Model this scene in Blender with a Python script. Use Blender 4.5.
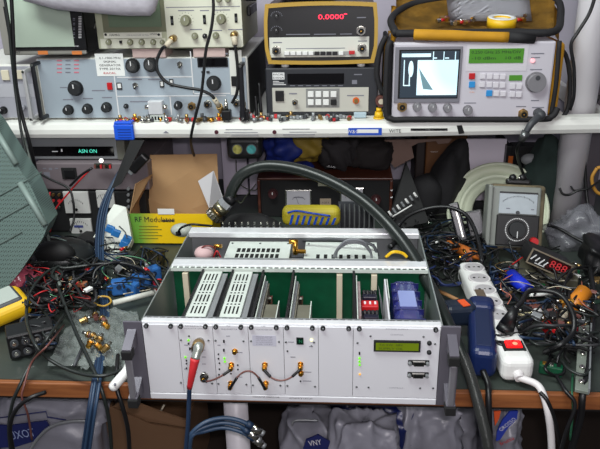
import bpy, bmesh, math, random
from mathutils import Vector, Matrix
for o in list(bpy.data.objects): bpy.data.objects.remove(o)
COL = bpy.context.scene.collection
SC = bpy.context.scene
# ---------------------------------------------------------------- camera
FPX = 680.0; CAM = Vector((.0772, -.8391, .6323)); PIT, YAW, ROL = .390985, -.070245, -.020847
_f = Vector((math.sin(YAW)*math.cos(PIT), math.cos(YAW)*math.cos(PIT), -math.sin(PIT)))
_r = Vector((math.cos(YAW), -math.sin(YAW), 0)); _u = _r.cross(_f)
_r, _u = _r*math.cos(ROL)+_u*math.sin(ROL), _u*math.cos(ROL)-_r*math.sin(ROL)
cd = bpy.data.cameras.new('camera'); cam = bpy.data.objects.new('camera', cd); COL.objects.link(cam)
cd.sensor_fit = 'HORIZONTAL'; cd.sensor_width = 36; cd.lens = 36*FPX/600; cd.clip_start = .01
cam.matrix_world = Matrix(((_r.x, _u.x, -_f.x, CAM.x), (_r.y, _u.y, -_f.y, CAM.y), (_r.z, _u.z, -_f.z, CAM.z), (0, 0, 0, 1)))
SC.camera = cam
def ray(px, py): return _f+_r*((px-300)/FPX)-_u*((py-224.5)/FPX)
def P(px, py, y):                     # where a sight line meets the upright plane at depth y
    d = ray(px, py); return CAM+d*((y-CAM.y)/d.y)
def Z(px, py, z):                     # where it meets a level plane
    d = ray(px, py); return CAM+d*((z-CAM.z)/d.z)
# ---------------------------------------------------------------- light
w = bpy.data.worlds.new('world'); SC.world = w; w.use_nodes = True
w.node_tree.nodes['Background'].inputs[0].default_value = (.62, .66, .75, 1)
w.node_tree.nodes['Background'].inputs[1].default_value = .17
def area(name, loc, tgt, sx, sy, e, col):
    l = bpy.data.lights.new(name, 'AREA'); l.shape = 'RECTANGLE'; l.size = sx; l.size_y = sy; l.energy = e; l.color = col
    o = bpy.data.objects.new(name, l); COL.objects.link(o); o.location = loc
    o.rotation_euler = (Vector(tgt)-Vector(loc)).to_track_quat('-Z', 'Y').to_euler(); return o
area('ceiling_tube_lamp', (-.55, -.35, 1.75), (-.1, .35, .1), 1.3, .45, 40, (.93, 1, .97))
area('frontal_fill', (.35, -2.0, 1.15), (.1, .4, .1), 1.1, .7, 15, (1, .97, .98))  # soft frontal fill added behind the camera, no lamp seen there
area('camera_flash', (.10, -.86, .70), (.05, .4, .1), .05, .03, 4.5, (1, .93, .98))
SC.view_settings.view_transform = 'Standard'; SC.view_settings.look = 'None'
SC.view_settings.gamma = 1; SC.view_settings.exposure = 0
# ---------------------------------------------------------------- materials
def lin(c):
    c /= 255.0
    return c/12.92 if c <= .04045 else ((c+.055)/1.055)**2.4
MATS = {}; CN = {}
def mat(name, rgb, rough=.5, metal=0., emit=None, es=1., noise=.0, ns=40., bump=0., alpha=1., trans=0., rgb2=None, coat=0., spec=None):
    if name in MATS: return MATS[name]
    m = bpy.data.materials.new(name); m.use_nodes = True; nt = m.node_tree; b = nt.nodes['Principled BSDF']
    c = tuple(lin(v) for v in rgb)+(1,)
    b.inputs['Base Color'].default_value = c; b.inputs['Roughness'].default_value = rough; b.inputs['Metallic'].default_value = metal
    if coat: b.inputs['Coat Weight'].default_value = coat
    if spec is not None: b.inputs['Specular IOR Level'].default_value = spec
    if alpha < 1: b.inputs['Alpha'].default_value = alpha
    if trans: b.inputs['Transmission Weight'].default_value = trans
    if emit: b.inputs['Emission Color'].default_value = tuple(lin(v) for v in emit)+(1,); b.inputs['Emission Strength'].default_value = es
    if noise or bump or rgb2:
        tc = nt.nodes.new('ShaderNodeTexCoord'); n = nt.nodes.new('ShaderNodeTexNoise'); n.inputs['Scale'].default_value = ns; n.inputs['Detail'].default_value = 5
        nt.links.new(tc.outputs['Object'], n.inputs['Vector'])
        if noise or rgb2:
            r = nt.nodes.new('ShaderNodeValToRGB'); r.color_ramp.elements[0].position = .35; r.color_ramp.elements[1].position = .65
            c2 = tuple(lin(v) for v in rgb2)+(1,) if rgb2 else tuple(max(0, v*(1-noise)) for v in c[:3])+(1,)
            r.color_ramp.elements[0].color = c2; r.color_ramp.elements[1].color = c
            nt.links.new(n.outputs[0], r.inputs[0]); nt.links.new(r.outputs[0], b.inputs['Base Color'])
        if bump:
            bp = nt.nodes.new('ShaderNodeBump'); bp.inputs['Strength'].default_value = bump; bp.inputs['Distance'].default_value = .004
            nt.links.new(n.outputs[0], bp.inputs['Height']); nt.links.new(bp.outputs[0], b.inputs['Normal'])
    MATS[name] = m; return m
def wood(name, a, b_, scale=(2, 30, 30), rough=.55):
    m = mat(name, a, rough); nt = m.node_tree; b = nt.nodes['Principled BSDF']
    tc = nt.nodes.new('ShaderNodeTexCoord'); mp = nt.nodes.new('ShaderNodeMapping'); mp.inputs['Scale'].default_value = scale
    n = nt.nodes.new('ShaderNodeTexNoise'); n.inputs['Scale'].default_value = 3; n.inputs['Detail'].default_value = 8; n.inputs['Distortion'].default_value = .6
    r = nt.nodes.new('ShaderNodeValToRGB'); r.color_ramp.elements[0].position = .3; r.color_ramp.elements[1].position = .7
    r.color_ramp.elements[0].color = tuple(lin(v) for v in b_)+(1,); r.color_ramp.elements[1].color = tuple(lin(v) for v in a)+(1,)
    nt.links.new(tc.outputs['Object'], mp.inputs[0]); nt.links.new(mp.outputs[0], n.inputs['Vector']); nt.links.new(n.outputs[0], r.inputs[0]); nt.links.new(r.outputs[0], b.inputs['Base Color'])
    return m
black = mat('black_plastic', (15, 15, 17), .42); rub = mat('black_rubber', (26, 28, 28), .55); soft = mat('black_knob', (30, 32, 34), .6)
blk2 = mat('matt_black', (12, 12, 13), .8)
white = mat('white_plastic', (225, 225, 222), .4); offw = mat('off_white_plastic', (205, 205, 195), .45, noise=.12, ns=12)
panelw = mat('light_grey_panel', (208, 208, 212), .42)
alu = mat('brushed_aluminium', (228, 229, 231), .32, .3, noise=.08, ns=60); alud = mat('dull_aluminium', (150, 153, 155), .45, .5)
galv = mat('galvanised_steel', (214, 222, 214), .4, .2, noise=.1, ns=30)
chrome = mat('nickel_plate', (200, 198, 190), .22, 1.); gold = mat('gold_plate', (222, 165, 70), .28, 1.); brass = mat('aged_brass', (170, 140, 90), .35, .9)
pcb = mat('green_circuit_board', (4, 74, 46), .4, noise=.25, ns=50); pcbd = mat('dark_board', (20, 45, 32), .5, noise=.4, ns=90)
eargrey = mat('grey_anodised_ear', (100, 97, 106), .4, .3); dkgrey = mat('dark_grey_plastic', (60, 62, 66), .5)
red = mat('red_plastic', (185, 25, 30), .4); redr = mat('red_rubber', (190, 40, 45), .5); blue = mat('blue_plastic', (25, 75, 185), .4); navy = mat('navy_rubber', (24, 44, 70), .5)
yellow = mat('yellow_plastic', (225, 180, 20), .45); orange = mat('orange_plastic', (215, 95, 20), .45); beige = mat('beige_plastic', (198, 188, 165), .55)
slot = mat('dark_opening', (8, 9, 9), .9); ink = mat('grey_ink', (120, 120, 130), .7); dink = mat('dark_ink', (30, 30, 35), .7); wink = mat('white_ink', (215, 215, 215), .6)
copper = mat('brown_coax_jacket', (110, 68, 62), .4); glass_d = mat('dark_window', (10, 8, 10), .15)
greenled = mat('lit_green_lamp', (120, 230, 40), .3, emit=(140, 255, 40), es=.3); redseg = mat('lit_red_digit', (255, 40, 60), .4, emit=(255, 30, 70), es=2.2)
# ---------------------------------------------------------------- mesh builder
RX = Matrix.Rotation(math.pi/2, 4, 'X')          # text facing -y
def frame(loc, rz=0, rx=0, ry=0):
    return Matrix.Translation(Vector(loc)) @ Matrix.Rotation(rz, 4, 'Z') @ Matrix.Rotation(ry, 4, 'Y') @ Matrix.Rotation(rx, 4, 'X')
def smooth_pts(pts, sub=6):
    p = [Vector(q) for q in pts]
    if len(p) < 3: return p
    p = [2*p[0]-p[1]]+p+[2*p[-1]-p[-2]]; out = []
    for i in range(1, len(p)-2):
        a, b, c, d = p[i-1:i+3]
        for k in range(sub):
            t = k/sub
            out.append(.5*((2*b)+(c-a)*t+(2*a-5*b+4*c-d)*t*t+(3*b-a-3*c+d)*t**3))
    out.append(p[-2]); return out
class MB:
    def __init__(s, F=None): s.bm = bmesh.new(); s.ms = []; s.F = F or Matrix()
    def mi(s, m):
        if m not in s.ms: s.ms.append(m)
        return s.ms.index(m)
    def fin(s, fs, vs, m, M=None, sm=False):
        i = s.mi(m)
        for f in fs: f.material_index = i; f.smooth = sm
        T = s.F @ M if M is not None else s.F
        bmesh.ops.transform(s.bm, matrix=T, verts=list(vs))
    def box(s, c, size, m, rot=None, bev=0., seg=2):
        r = bmesh.ops.create_cube(s.bm, size=1); vs = r['verts']
        bmesh.ops.scale(s.bm, vec=[abs(v) for v in size], verts=vs)
        if bev:
            es = {e for v in vs for e in v.link_edges}
            k = bmesh.ops.bevel(s.bm, geom=list(es), offset=min(bev, .49*min(abs(v) for v in size)), segments=seg, affect='EDGES', profile=.5)
            vs = list({v for f in k['faces'] for v in f.verts} | {v for v in vs if v.is_valid})
        fs = {f for v in vs for f in v.link_faces}
        M = Matrix.Translation(Vector(c))
        if rot is not None: M = M @ rot
        s.fin(fs, vs, m, M, False); return s
    def span(s, a, b, m, bev=0., seg=2):          # box between two corners
        a = Vector(a); b = Vector(b); return s.box((a+b)/2, b-a, m, None, bev, seg)
    def cyl(s, a, b, r, m, r2=None, n=16, sm=True):
        a = Vector(a); b = Vector(b); d = b-a
        k = bmesh.ops.create_cone(s.bm, cap_ends=True, segments=n, radius1=r, radius2=r if r2 is None else r2, depth=max(d.length, 1e-5)); vs = k['verts']
        fs = {f for v in vs for f in v.link_faces}
        s.fin(fs, vs, m, Matrix.Translation((a+b)/2) @ d.to_track_quat('Z', 'Y').to_matrix().to_4x4(), False)
        if sm:
            for f in fs:
                if len(f.verts) == 4: f.smooth = True
        return s
    def ball(s, c, r, m, sc=(1, 1, 1), rot=None, n=14):
        k = bmesh.ops.create_uvsphere(s.bm, u_segments=n, v_segments=max(6, n//2+2), radius=r); vs = k['verts']
        fs = {f for v in vs for f in v.link_faces}
        M = Matrix.Translation(Vector(c))
        if rot is not None: M = M @ rot
        s.fin(fs, vs, m, M @ Matrix.Diagonal((*sc, 1)), True); return s
    def tube(s, pts, r, m, n=8, sub=6, flat=1.):
        p = smooth_pts(pts, sub) if sub > 1 else [Vector(q) for q in pts]
        rr = r if callable(r) else (lambda t: r)
        rings = []; up = None
        for i, q in enumerate(p):
            t = (p[min(i+1, len(p)-1)]-p[max(i-1, 0)])
            t = t.normalized() if t.length > 1e-9 else Vector((0, 0, 1))
            if up is None: up = t.orthogonal().normalized()
            up = up-t*up.dot(t); up = up.normalized() if up.length > 1e-6 else t.orthogonal().normalized()
            sd = t.cross(up); R_ = rr(i/(len(p)-1))
            rings.append([s.bm.verts.new(q+(up*math.cos(2*math.pi*k/n)+sd*math.sin(2*math.pi*k/n)*flat)*R_) for k in range(n)])
        fs = []
        for a, b in zip(rings, rings[1:]):
            for k in range(n): fs.append(s.bm.faces.new((a[k], a[(k+1) % n], b[(k+1) % n], b[k])))
        fs.append(s.bm.faces.new(rings[0][::-1])); fs.append(s.bm.faces.new(rings[-1]))
        s.fin(fs, [v for r_ in rings for v in r_], m, None, True); return s
    def prism(s, pts, vec, m, sm=False):           # closed outline of 3D points extruded by vec
        vec = Vector(vec); a = [s.bm.verts.new(Vector(q)) for q in pts]; b = [s.bm.verts.new(Vector(q)+vec) for q in pts]; n = len(a)
        fs = [s.bm.faces.new(a), s.bm.faces.new(b[::-1])]+[s.bm.faces.new((a[i], b[i], b[(i+1) % n], a[(i+1) % n])) for i in range(n)]
        bmesh.ops.recalc_face_normals(s.bm, faces=fs)
        s.fin(fs, a+b, m, None, sm); return s
    def lathe(s, prof, m, M=None, n=24, sm=True):    # prof: (radius, height) along local z
        rings = [[s.bm.verts.new((max(r, 1e-5)*math.cos(2*math.pi*k/n), max(r, 1e-5)*math.sin(2*math.pi*k/n), h)) for k in range(n)] for r, h in prof]
        fs = [s.bm.faces.new((a[k], a[(k+1) % n], b[(k+1) % n], b[k])) for a, b in zip(rings, rings[1:]) for k in range(n)]
        s.fin(fs, [v for r_ in rings for v in r_], m, M, sm)
        bmesh.ops.recalc_face_normals(s.bm, faces=fs); return s
    def grid(s, fn, nu, nv, m, thick=0., sm=True):   # fn(u,v)->Vector, thickness along local normal
        g = [[s.bm.verts.new(fn(i/nu, j/nv)) for j in range(nv+1)] for i in range(nu+1)]
        fs = [s.bm.faces.new((g[i][j], g[i+1][j], g[i+1][j+1], g[i][j+1])) for i in range(nu) for j in range(nv)]
        vs = [v for r_ in g for v in r_]
        if thick:
            k = bmesh.ops.solidify(s.bm, geom=fs, thickness=thick)
            new = [x for x in k['geom'] if isinstance(x, bmesh.types.BMVert)]
            vs = list(set(vs) | set(new)); fs = list({f for v in vs for f in v.link_faces})
        s.fin(fs, vs, m, None, sm); return s
    def text(s, body, pos, h, m, M=RX, width=None, align='CENTER', ext=.0002):
        c = bpy.data.curves.new('t', 'FONT'); c.body = body; c.size = 1; c.align_x = align; c.align_y = 'CENTER'; c.extrude = 0; c.resolution_u = 2
        o = bpy.data.objects.new('t', c); me = bpy.data.meshes.new_from_object(o)
        xs = [v.co.x for v in me.vertices] or [0, 1]; w0 = max(xs)-min(xs); sx = (width/w0) if width else h
        nb = bmesh.new(); nb.from_mesh(me); k0 = len(s.bm.verts); f0 = len(s.bm.faces); nb.free()
        s.bm.from_mesh(me); s.bm.verts.ensure_lookup_table(); s.bm.faces.ensure_lookup_table()
        vs = s.bm.verts[k0:]; fs = s.bm.faces[f0:]
        s.fin(fs, vs, m, Matrix.Translation(Vector(pos)) @ M @ Matrix.Translation((0, 0, ext)) @ Matrix.Diagonal((sx, h, 1, 1)))
        bpy.data.objects.remove(o); bpy.data.curves.remove(c); bpy.data.meshes.remove(me); return s
    def build(s, name, parent=None, label=None):
        me = bpy.data.meshes.new(name); o = bpy.data.objects.new(name, me); COL.objects.link(o)
        if parent is not None:
            W = XF[parent.name]; bmesh.ops.transform(s.bm, matrix=W.inverted(), verts=s.bm.verts)
            o.parent = parent; XF[o.name] = W
        else:
            bb = [v.co for v in s.bm.verts]; mn = [min(v[i] for v in bb) for i in range(3)]; mx = [max(v[i] for v in bb) for i in range(3)]
            c = Vector(((mn[0]+mx[0])/2, (mn[1]+mx[1])/2, mn[2]))
            bmesh.ops.translate(s.bm, vec=-c, verts=s.bm.verts); o.location = c; XF[o.name] = Matrix.Translation(c)
        s.bm.to_mesh(me); s.bm.free()
        for m in s.ms: me.materials.append(m)
        if label: o['label'] = label
        return o
XF = {}
def thing(name, label, cat, loc, group=None):
    o = bpy.data.objects.new(name, None); COL.objects.link(o); o.location = Vector(loc); o.empty_display_size = .02
    XF[o.name] = Matrix.Translation(Vector(loc)); o['label'] = label; o['category'] = cat
    if group: o['group'] = group
    return o
def tag(o, label, cat, group=None):
    o['label'] = label; o['category'] = cat
    if group: o['group'] = group
    return o
def struct(mb, name): o = mb.build(name); o['kind'] = 'structure'; return o
def cable(label, pts, r, m, cat='cable', name='cable', group=None, n=8, sub=6):
    return tag(MB().tube(pts, r, m, n, sub).build(name), label, cat, group)
def dup(root, M, label=None, group=None):
    c = root.copy(); COL.objects.link(c); c.matrix_world = M
    if label: c['label'] = label
    if group: c['group'] = group
    for ch in root.children:
        d = ch.copy(); COL.objects.link(d); d.parent = c
    return c
rnd = random.Random(7)
ORD = ['first', 'second', 'third', 'fourth', 'fifth', 'sixth', 'seventh', 'eighth', 'ninth', 'tenth', 'eleventh', 'twelfth', 'thirteenth', 'fourteenth', 'fifteenth', 'sixteenth', 'seventeenth', 'eighteenth', 'nineteenth', 'twentieth', 'twenty-first', 'twenty-second', 'twenty-third', 'twenty-fourth', 'twenty-fifth', 'twenty-sixth', 'twenty-seventh', 'twenty-eighth', 'twenty-ninth', 'thirtieth']
ORD += ['thirty-'+q for q in ORD[:9]]+['fortieth']+['forty-'+q for q in ORD[:9]]+['fiftieth']+['fifty-'+q for q in ORD[:9]]
# ================================================================ the setting
SY = .62                                            # front edge of the shelf
deskm = wood('worn_desk_laminate', (58, 66, 60), (44, 50, 47), (3, 3, 3), .5)
edgem = wood('desk_edge_veneer', (150, 92, 50), (112, 62, 32), (3, 40, 40), .5)
wallm = mat('lilac_grey_wall', (176, 170, 184), .85, noise=.08, ns=5)
struct(MB().span((-1.7, -2.2, -.78), (1.7, 1.15, -.75), mat('dark_floor', (70, 66, 62), .7, noise=.3, ns=9)), 'floor')
struct(MB().span((-1.7, 1.05, -.75), (1.7, 1.12, 1.9), wallm), 'wall_back')
struct(MB().span((-1.7, -1, -.75), (-1.64, 1.05, 1.9), wallm), 'wall_left')
d = thing('desk', 'long workbench with dark worn top and brown wooden front edge, full of gear', 'desk', (0, .5, -.03))
MB().span((-1.2, .04, -.028), (1.2, 1.04, -.001), deskm).build('desk_top', d)
MB().span((-1.2, .03, -.028), (1.2, .0399, -.0012), edgem, .002).build('edge_strip', d)
MB().span((-1.2, .05, -.045), (1.2, .09, -.0285), blk2).build('rail', d)
pipe = mat('white_painted_pipe', (215, 212, 216), .4)
# upright posts
pc = P(570, 135, .70)
tag(MB().cyl((pc.x+.01, .70, .0), (pc.x+.022, .70, 1.2), .0335, pipe, n=32).build('shelf_post'), 'thick white tubular post at the right end of the shelf', 'post')
a = P(236, 410, .12)
tag(MB().cyl((a.x, .12, -.746), (a.x, .12, -.046), .021, pipe, n=24).build('support_pipe'), 'white tubular leg under the bench below the open rack', 'leg')
# shelf: slightly sagging board with a rounded front, notched at the post
shm = mat('white_painted_shelf', (228, 228, 222), .38, noise=.06, ns=8)
ZS = .270
def shz(x): return ZS + .008*max(0, (x-.1)/.5)      # top surface height
sh = MB()
def rx(x0, x1, y0, y1, bev=.006):
    n = 8
    pts = []
    for i in range(n+1): x = x0+(x1-x0)*i/n; pts.append((x, shz(x)))
    for (xa, za), (xb, zb) in zip(pts, pts[1:]): pass
    g = []
    R = .014
    prof = [(y1, 0), (y0+R, 0), (y0+.004, -.004), (y0, -R), (y0, -.024), (y0+.004, -.033), (y0+.012, -.036), (y1, -.036)]
    for x, z in pts: g.append([sh.bm.verts.new((x, y, z+dz)) for y, dz in prof])
    fs = [sh.bm.faces.new((a[k], a[(k+1) % 8], b[(k+1) % 8], b[k])) for a, b in zip(g, g[1:]) for k in range(8)]
    fs += [sh.bm.faces.new(g[0]), sh.bm.faces.new(g[-1][::-1])]
    bmesh.ops.recalc_face_normals(sh.bm, faces=fs)
    sh.fin(fs, [v for r_ in g for v in r_], shm)
rx(-1.1, pc.x-.03, SY, 1.045)
rx(pc.x-.03, pc.x+.07, SY, SY+.04)
rx(pc.x+.055, pc.x+.07, SY+.04, 1.045)
shelf = sh.build('instrument_shelf'); tag(shelf, 'long white shelf above the bench carrying the test instruments', 'shelf')
def onshelf(px, py, y=None): return P(px, py, SY if y is None else y)
# shelf-edge markings belong to the shelf
mk = MB()
def front(mb, px, py, y, w, h, m, t=.0008, bev=0): # small plate on an upright plane
    c = P(px, py, y); mb.box((c.x, y-t/2, c.z), (w, t, h), m, None, bev); return c
for (x, y_) in ((216.5, 132), (274.5, 132)): c = P(x, y_, SY); mk.cyl((c.x, SY-.002, c.z), (c.x, SY+.001, c.z), .0045, mat('plum_stud', (70, 20, 35), .5), n=12)
for (x0, y_, ww) in ((226, 129.5, .06), (228, 132.5, .075), (232, 135, .06), (283, 129, .06), (290, 132, .06), (286, 134.5, .07)):
    c = P(x0+13, y_, SY); mk.box((c.x, SY-.0003, c.z), (ww, .0007, .0012), ink)
c = P(365, 131.5, SY); mk.box((c.x, SY-.0004, c.z), (.073, .0012, .016), blue); mk.box((c.x+.006, SY-.0012, c.z+.001), (.046, .0008, .008), white)
mk.text('W&G', (P(353, 131.5, SY).x, SY-.002, c.z), .011, wink)
c = P(395, 131, SY); mk.text('WITE', (c.x, SY-.0012, c.z), .011, dink)
c = P(429, 129.5, SY); mk.box((c.x, SY-.0005, c.z), (.079, .001, .005), black); mk.text('- - - - - - - -', (c.x, SY-.0012, c.z), .004, wink)
c = P(460.5, 129.5, SY); mk.prism([(c.x-.009, SY-.0012, c.z+.009), (c.x+.002, SY-.0012, c.z+.01), (c.x+.009, SY-.0012, c.z-.008), (c.x-.003, SY-.0012, c.z-.01)], (0, .001, 0), black)
c = P(166, 132, SY); mk.prism([(c.x-.006, SY-.001, c.z-.002), (c.x, SY-.001, c.z+.003), (c.x+.006, SY-.001, c.z-.002)], (0, .001, 0), ink)
mk.build('edge_marking', shelf, 'dark printed marks and a blue sticker on the white edge')
# ================================================================ open 19 inch rack
H = .1325
rk = thing('equipment_rack', 'open-topped silver rack of plug-in modules with grey handles at the front of the bench', 'rack', (0, .17, 0))
W2 = .2135
# side plates
for s_ in (-1, 1):
    MB().span((s_*.2165-.001, .002, .001), (s_*.2165+.001, .349, H-.002), mat('side_plate_metal', (160, 166, 162), .3, .6)).build('side_plate', rk)
# bottom sheet
MB().span((-.2155, .002, .0005), (.2155, .349, .0018), alud).build('bottom_sheet', rk)
# rails
def rail(y0, y1, z0, z1, name, slots=False):
    m = MB().span((-.2155, y0, z0), (.2155, y1, z1), alu, .0015)
    if slots:
        for i in range(42):
            x = -.2105+i*.01016; m.box((x, slots, z1+.0001), (.0062, .0022, .0006), slot)
    return m.build(name, rk)
rail(.0005, .013, H-.010, H, 'front_top_rail'); m = MB().span((-.2155, .013, H-.010), (.2155, .021, H-.003), alud)
for i in range(42): m.box((-.2085+i*.01016, .017, H-.003), (.0066, .0028, .0006), slot)
m.build('slotted_strip', rk)
rail(.186, .210, H-.008, H+.001, 'middle_rail'); m = MB().span((-.2155, .210, H-.02), (.2155, .224, H-.003), alud).span((-.2155, .180, H-.008), (.2155, .186, H-.002), galv)
for i in range(42): m.box((-.2085+i*.01016, .183, H-.0018), (.0066, .0028, .0006), slot)
m.build('rear_ledge', rk)
rail(.324, .350, H-.009, H+.002, 'rear_top_rail')
MB().span((-.2155, .0005, .0005), (.2155, .014, .011), alu, .001).span((-W2, -.004, .0005), (W2, .0005, .0105), panelw, .001).build('front_bottom_rail', rk)
# rear wall, dark
MB().span((-.2155, .346, .002), (.2155, .3485, H-.016), alud).build('rear_sheet', rk)
# backplane with connector strips
bp = MB().span((-.213, .1865, .006), (.213, .188, H-.009), pcb)
bo = bp.build('backplane', rk)
for px in (339.5, 374, 186):
    c = P(px, 290, .175); MB().span((c.x-.0048, .177, .015), (c.x+.0048, .1864, H-.011), beige, .0006).build('edge_connector', bo)
# ears and handles
for s_ in (-1, 1):
    e = MB().span((s_*W2+s_*.0005, -.0035, 0), (s_*.2413, .0, H+.001), eargrey, .0006).build('rack_ear', rk)
    x = s_*.229
    for z in (.1085, .026):
        g = MB()
        g.prism([(x-.0065, -.0036, z+.013), (x-.0065, -.0036, z-.011), (x-.0065, -.037, z-.011), (x-.0065, -.037, z-.001)], (.013, 0, 0), eargrey)
        g.span((x-.0074, -.0405, z-.0165), (x+.0074, -.024, z-.003), blk2, .001)
        g.build('handle_bracket', e)
    MB().span((x-.0045, -.0375, .0235), (x+.0045, -.029, .0915), mat('handle_bar_grey', (138, 136, 142), .35, .5), .002).build('handle_bar', e)
# plug-in front panels
def fx(px): return P(px, 360, 0).x
BX = [-W2, P(178.5, 330, 0).x, P(213, 330, 0).x, P(248.3, 330, 0).x, P(283.4, 330, 0).x, P(318.3, 330, 0).x, P(353.3, 330, 0).x, W2]
names = ['blank_panel', 'oscillator_panel', 'converter_panel', 'mixer_panel', 'switch_panel', 'blank_panel', 'supply_panel']
PZ0, PZ1 = .0115, H-.0035
pan = []
for i, nme in enumerate(names):
    pan.append(MB().span((BX[i]+.0003, -.0028, PZ0), (BX[i+1]-.0003, 0, PZ1), panelw, .0003).build(nme, rk))
# thin bottom label strip
def FP(px, py): c = P(px, py, -.0028); return c
def panof(px):
    x = FP(px, 360).x
    for i in range(7):
        if BX[i] <= x < BX[i+1]: return pan[i]
    return pan[-1]
# captive black thumbscrews along the top
thumb = None
for px in (146.5, 171, 181, 205.6, 216, 241, 251.4, 276.4, 287, 312.4, 323, 348.7, 359.3, 435.7):
    c = FP(px, 325.2+(px-146)*.0135)
    m = MB().cyl((c.x, -.0028, c.z), (c.x, -.0066, c.z), .0034, black, n=14).cyl((c.x, -.0066, c.z), (c.x, -.0074, c.z), .0018, alud, n=10).box((c.x, -.0076, c.z), (.0026, .0004, .0006), slot)
    m.build('collar_screw', panof(px))
for px, py in ((181, 340), (208.5, 340.3), (215.5, 340.5), (243.5, 341), (251, 341), (279, 341.7), (286, 342), (314, 342.3), (357.5, 342.8), (435, 343.8),
               (181, 382.5), (212.2, 383.4), (218.5, 383.6), (246.4, 384.4), (253, 385), (280.4, 385.4), (287.4, 385.6), (315, 386.5), (356.5, 386.8), (368.5, 387.2), (420, 388), (433, 388), (370.5, 336), (423.5, 336.6)):
    c = FP(px, py); MB().cyl((c.x, -.0028, c.z), (c.x, -.0036, c.z), .0017, alud, n=10).box((c.x, -.0038, c.z), (.0022, .0005, .0007), slot).build('panel_screw', panof(px))
def ptext(px, py, body, wpx, h, m=ink): c = FP(px, py); MB().text(body, (c.x, -.0028, c.z), h, m, width=wpx/705).build('lettering', panof(px))
ptext(193.5, 326, 'REFERENCE', 17, .0030); ptext(193.5, 328.6, 'OSCILLATOR 10MHz', 20, .0028)
ptext(228.5, 326, 'RX', 4, .0028); ptext(229, 329.3, 'TRANSVERTER', 17, .0032)
ptext(263.5, 326.4, 'UP', 4, .0028); ptext(264, 329.7, 'TRANSVERTER', 17, .0032)
ptext(397, 329.2, 'POWER SUPPLY', 22, .0030); ptext(397, 334.8, 'CONTROL', 13, .0028); ptext(396, 388, '- CONTROLS -', 18, .003)
c = P(266, 397, -.004); MB().text('CONVERTER 1296MHz LNB', (c.x, -.0042, c.z), .0032, dink, width=28/700).build('lettering', pan[3])
c = P(301, 398.4, -.004); MB().text('INTERFACE CIRCUIT', (c.x, -.0042, c.z), .0032, dink, width=24/700).build('lettering', pan[4])
# small text rows beside sockets
for px, py, wp in ((203, 350, 5), (204, 357, 4), (204, 364, 4), (204, 372, 4), (240, 352.5, 5), (240, 377, 5), (219, 345, 3), (307, 372, 9), (307, 381, 9), (293, 357, 5), (291, 342, 6), (186, 345, 4), (186, 369, 4), (228, 336, 4), (273, 349, 0.1), (311, 346.5, 4)):
    if wp > 1:
        c = FP(px, py); MB().box((c.x, -.00295, c.z), (wp/705, .0003, .0011), ink).build('caption', panof(px))
# parameter label on the mixer panel
c = FP(264.3, 340.6); m = MB().box((c.x, -.0029, c.z), (.0345, .0003, .0175), mat('label_paper', (188, 188, 200), .5))
for k, s_ in enumerate(('TRANSVERTER', 'IN 28-30 MHz 1mW MAX', 'OUT 144 MHz LEVEL', 'LO 116 MHz INTERNAL', 'CAL 13.8V')): m.text(s_, (c.x, -.0031, c.z+.0062-.0031*k), .0024, ink, width=.024)
m.build('data_label', pan[3])
# indicator lamps, switches, sockets
def dot(px, py, m, r=.0016, t=.0014, name='indicator_lamp'):
    c = FP(px, py); MB().cyl((c.x, -.0028, c.z), (c.x, -.0028-t, c.z), r, m, n=12).build(name, panof(px))
for px, py in ((189, 336), (188.6, 343.5), (186.6, 360.5), (186.6, 363.5), (186.6, 368), (218.5, 354), (219.5, 363), (219.5, 369), (219, 374.5), (237.8, 365), (238, 369.3), (287.5, 351), (300.6, 381), (218.5, 358.5), (231, 373.5)): dot(px, py, black, .0013, .001, 'test_point')
for px, py in ((188.6, 340), (185.5, 357), (224.5, 358.2), (225, 361.4), (359.5, 358), (359.6, 361.3), (359.7, 364.6)): dot(px, py, greenled, .0017)
dot(359.8, 374, mat('amber_lamp', (240, 190, 90), .3, emit=(255, 150, 40), es=.4), .0016)
dot(311.5, 339.8, mat('lit_yellow_lamp', (250, 250, 170), .3, emit=(255, 250, 150), es=2.5), .0016)
dot(311.5, 345.5, alud, .0012)
for px, py in ((224, 341), (224, 350), (190, 348.5), (359.5, 353)): c = FP(px, py); MB().box((c.x, -.0036, c.z), (.0022, .0018, .0042), black).build('dip_switch', panof(px))
c = FP(300, 340.8); m = MB().box((c.x, -.0034, c.z), (.0102, .0014, .0112), black); m.box((c.x, -.0043, c.z), (.0078, .0004, .0088), mat('dark_green_lens', (5, 40, 28), .2)); m.text('N', (c.x+.001, -.0045, c.z), .007, mat('faded_green_digit', (40, 120, 80), .4)); m.build('digit_window', pan[4])
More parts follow.
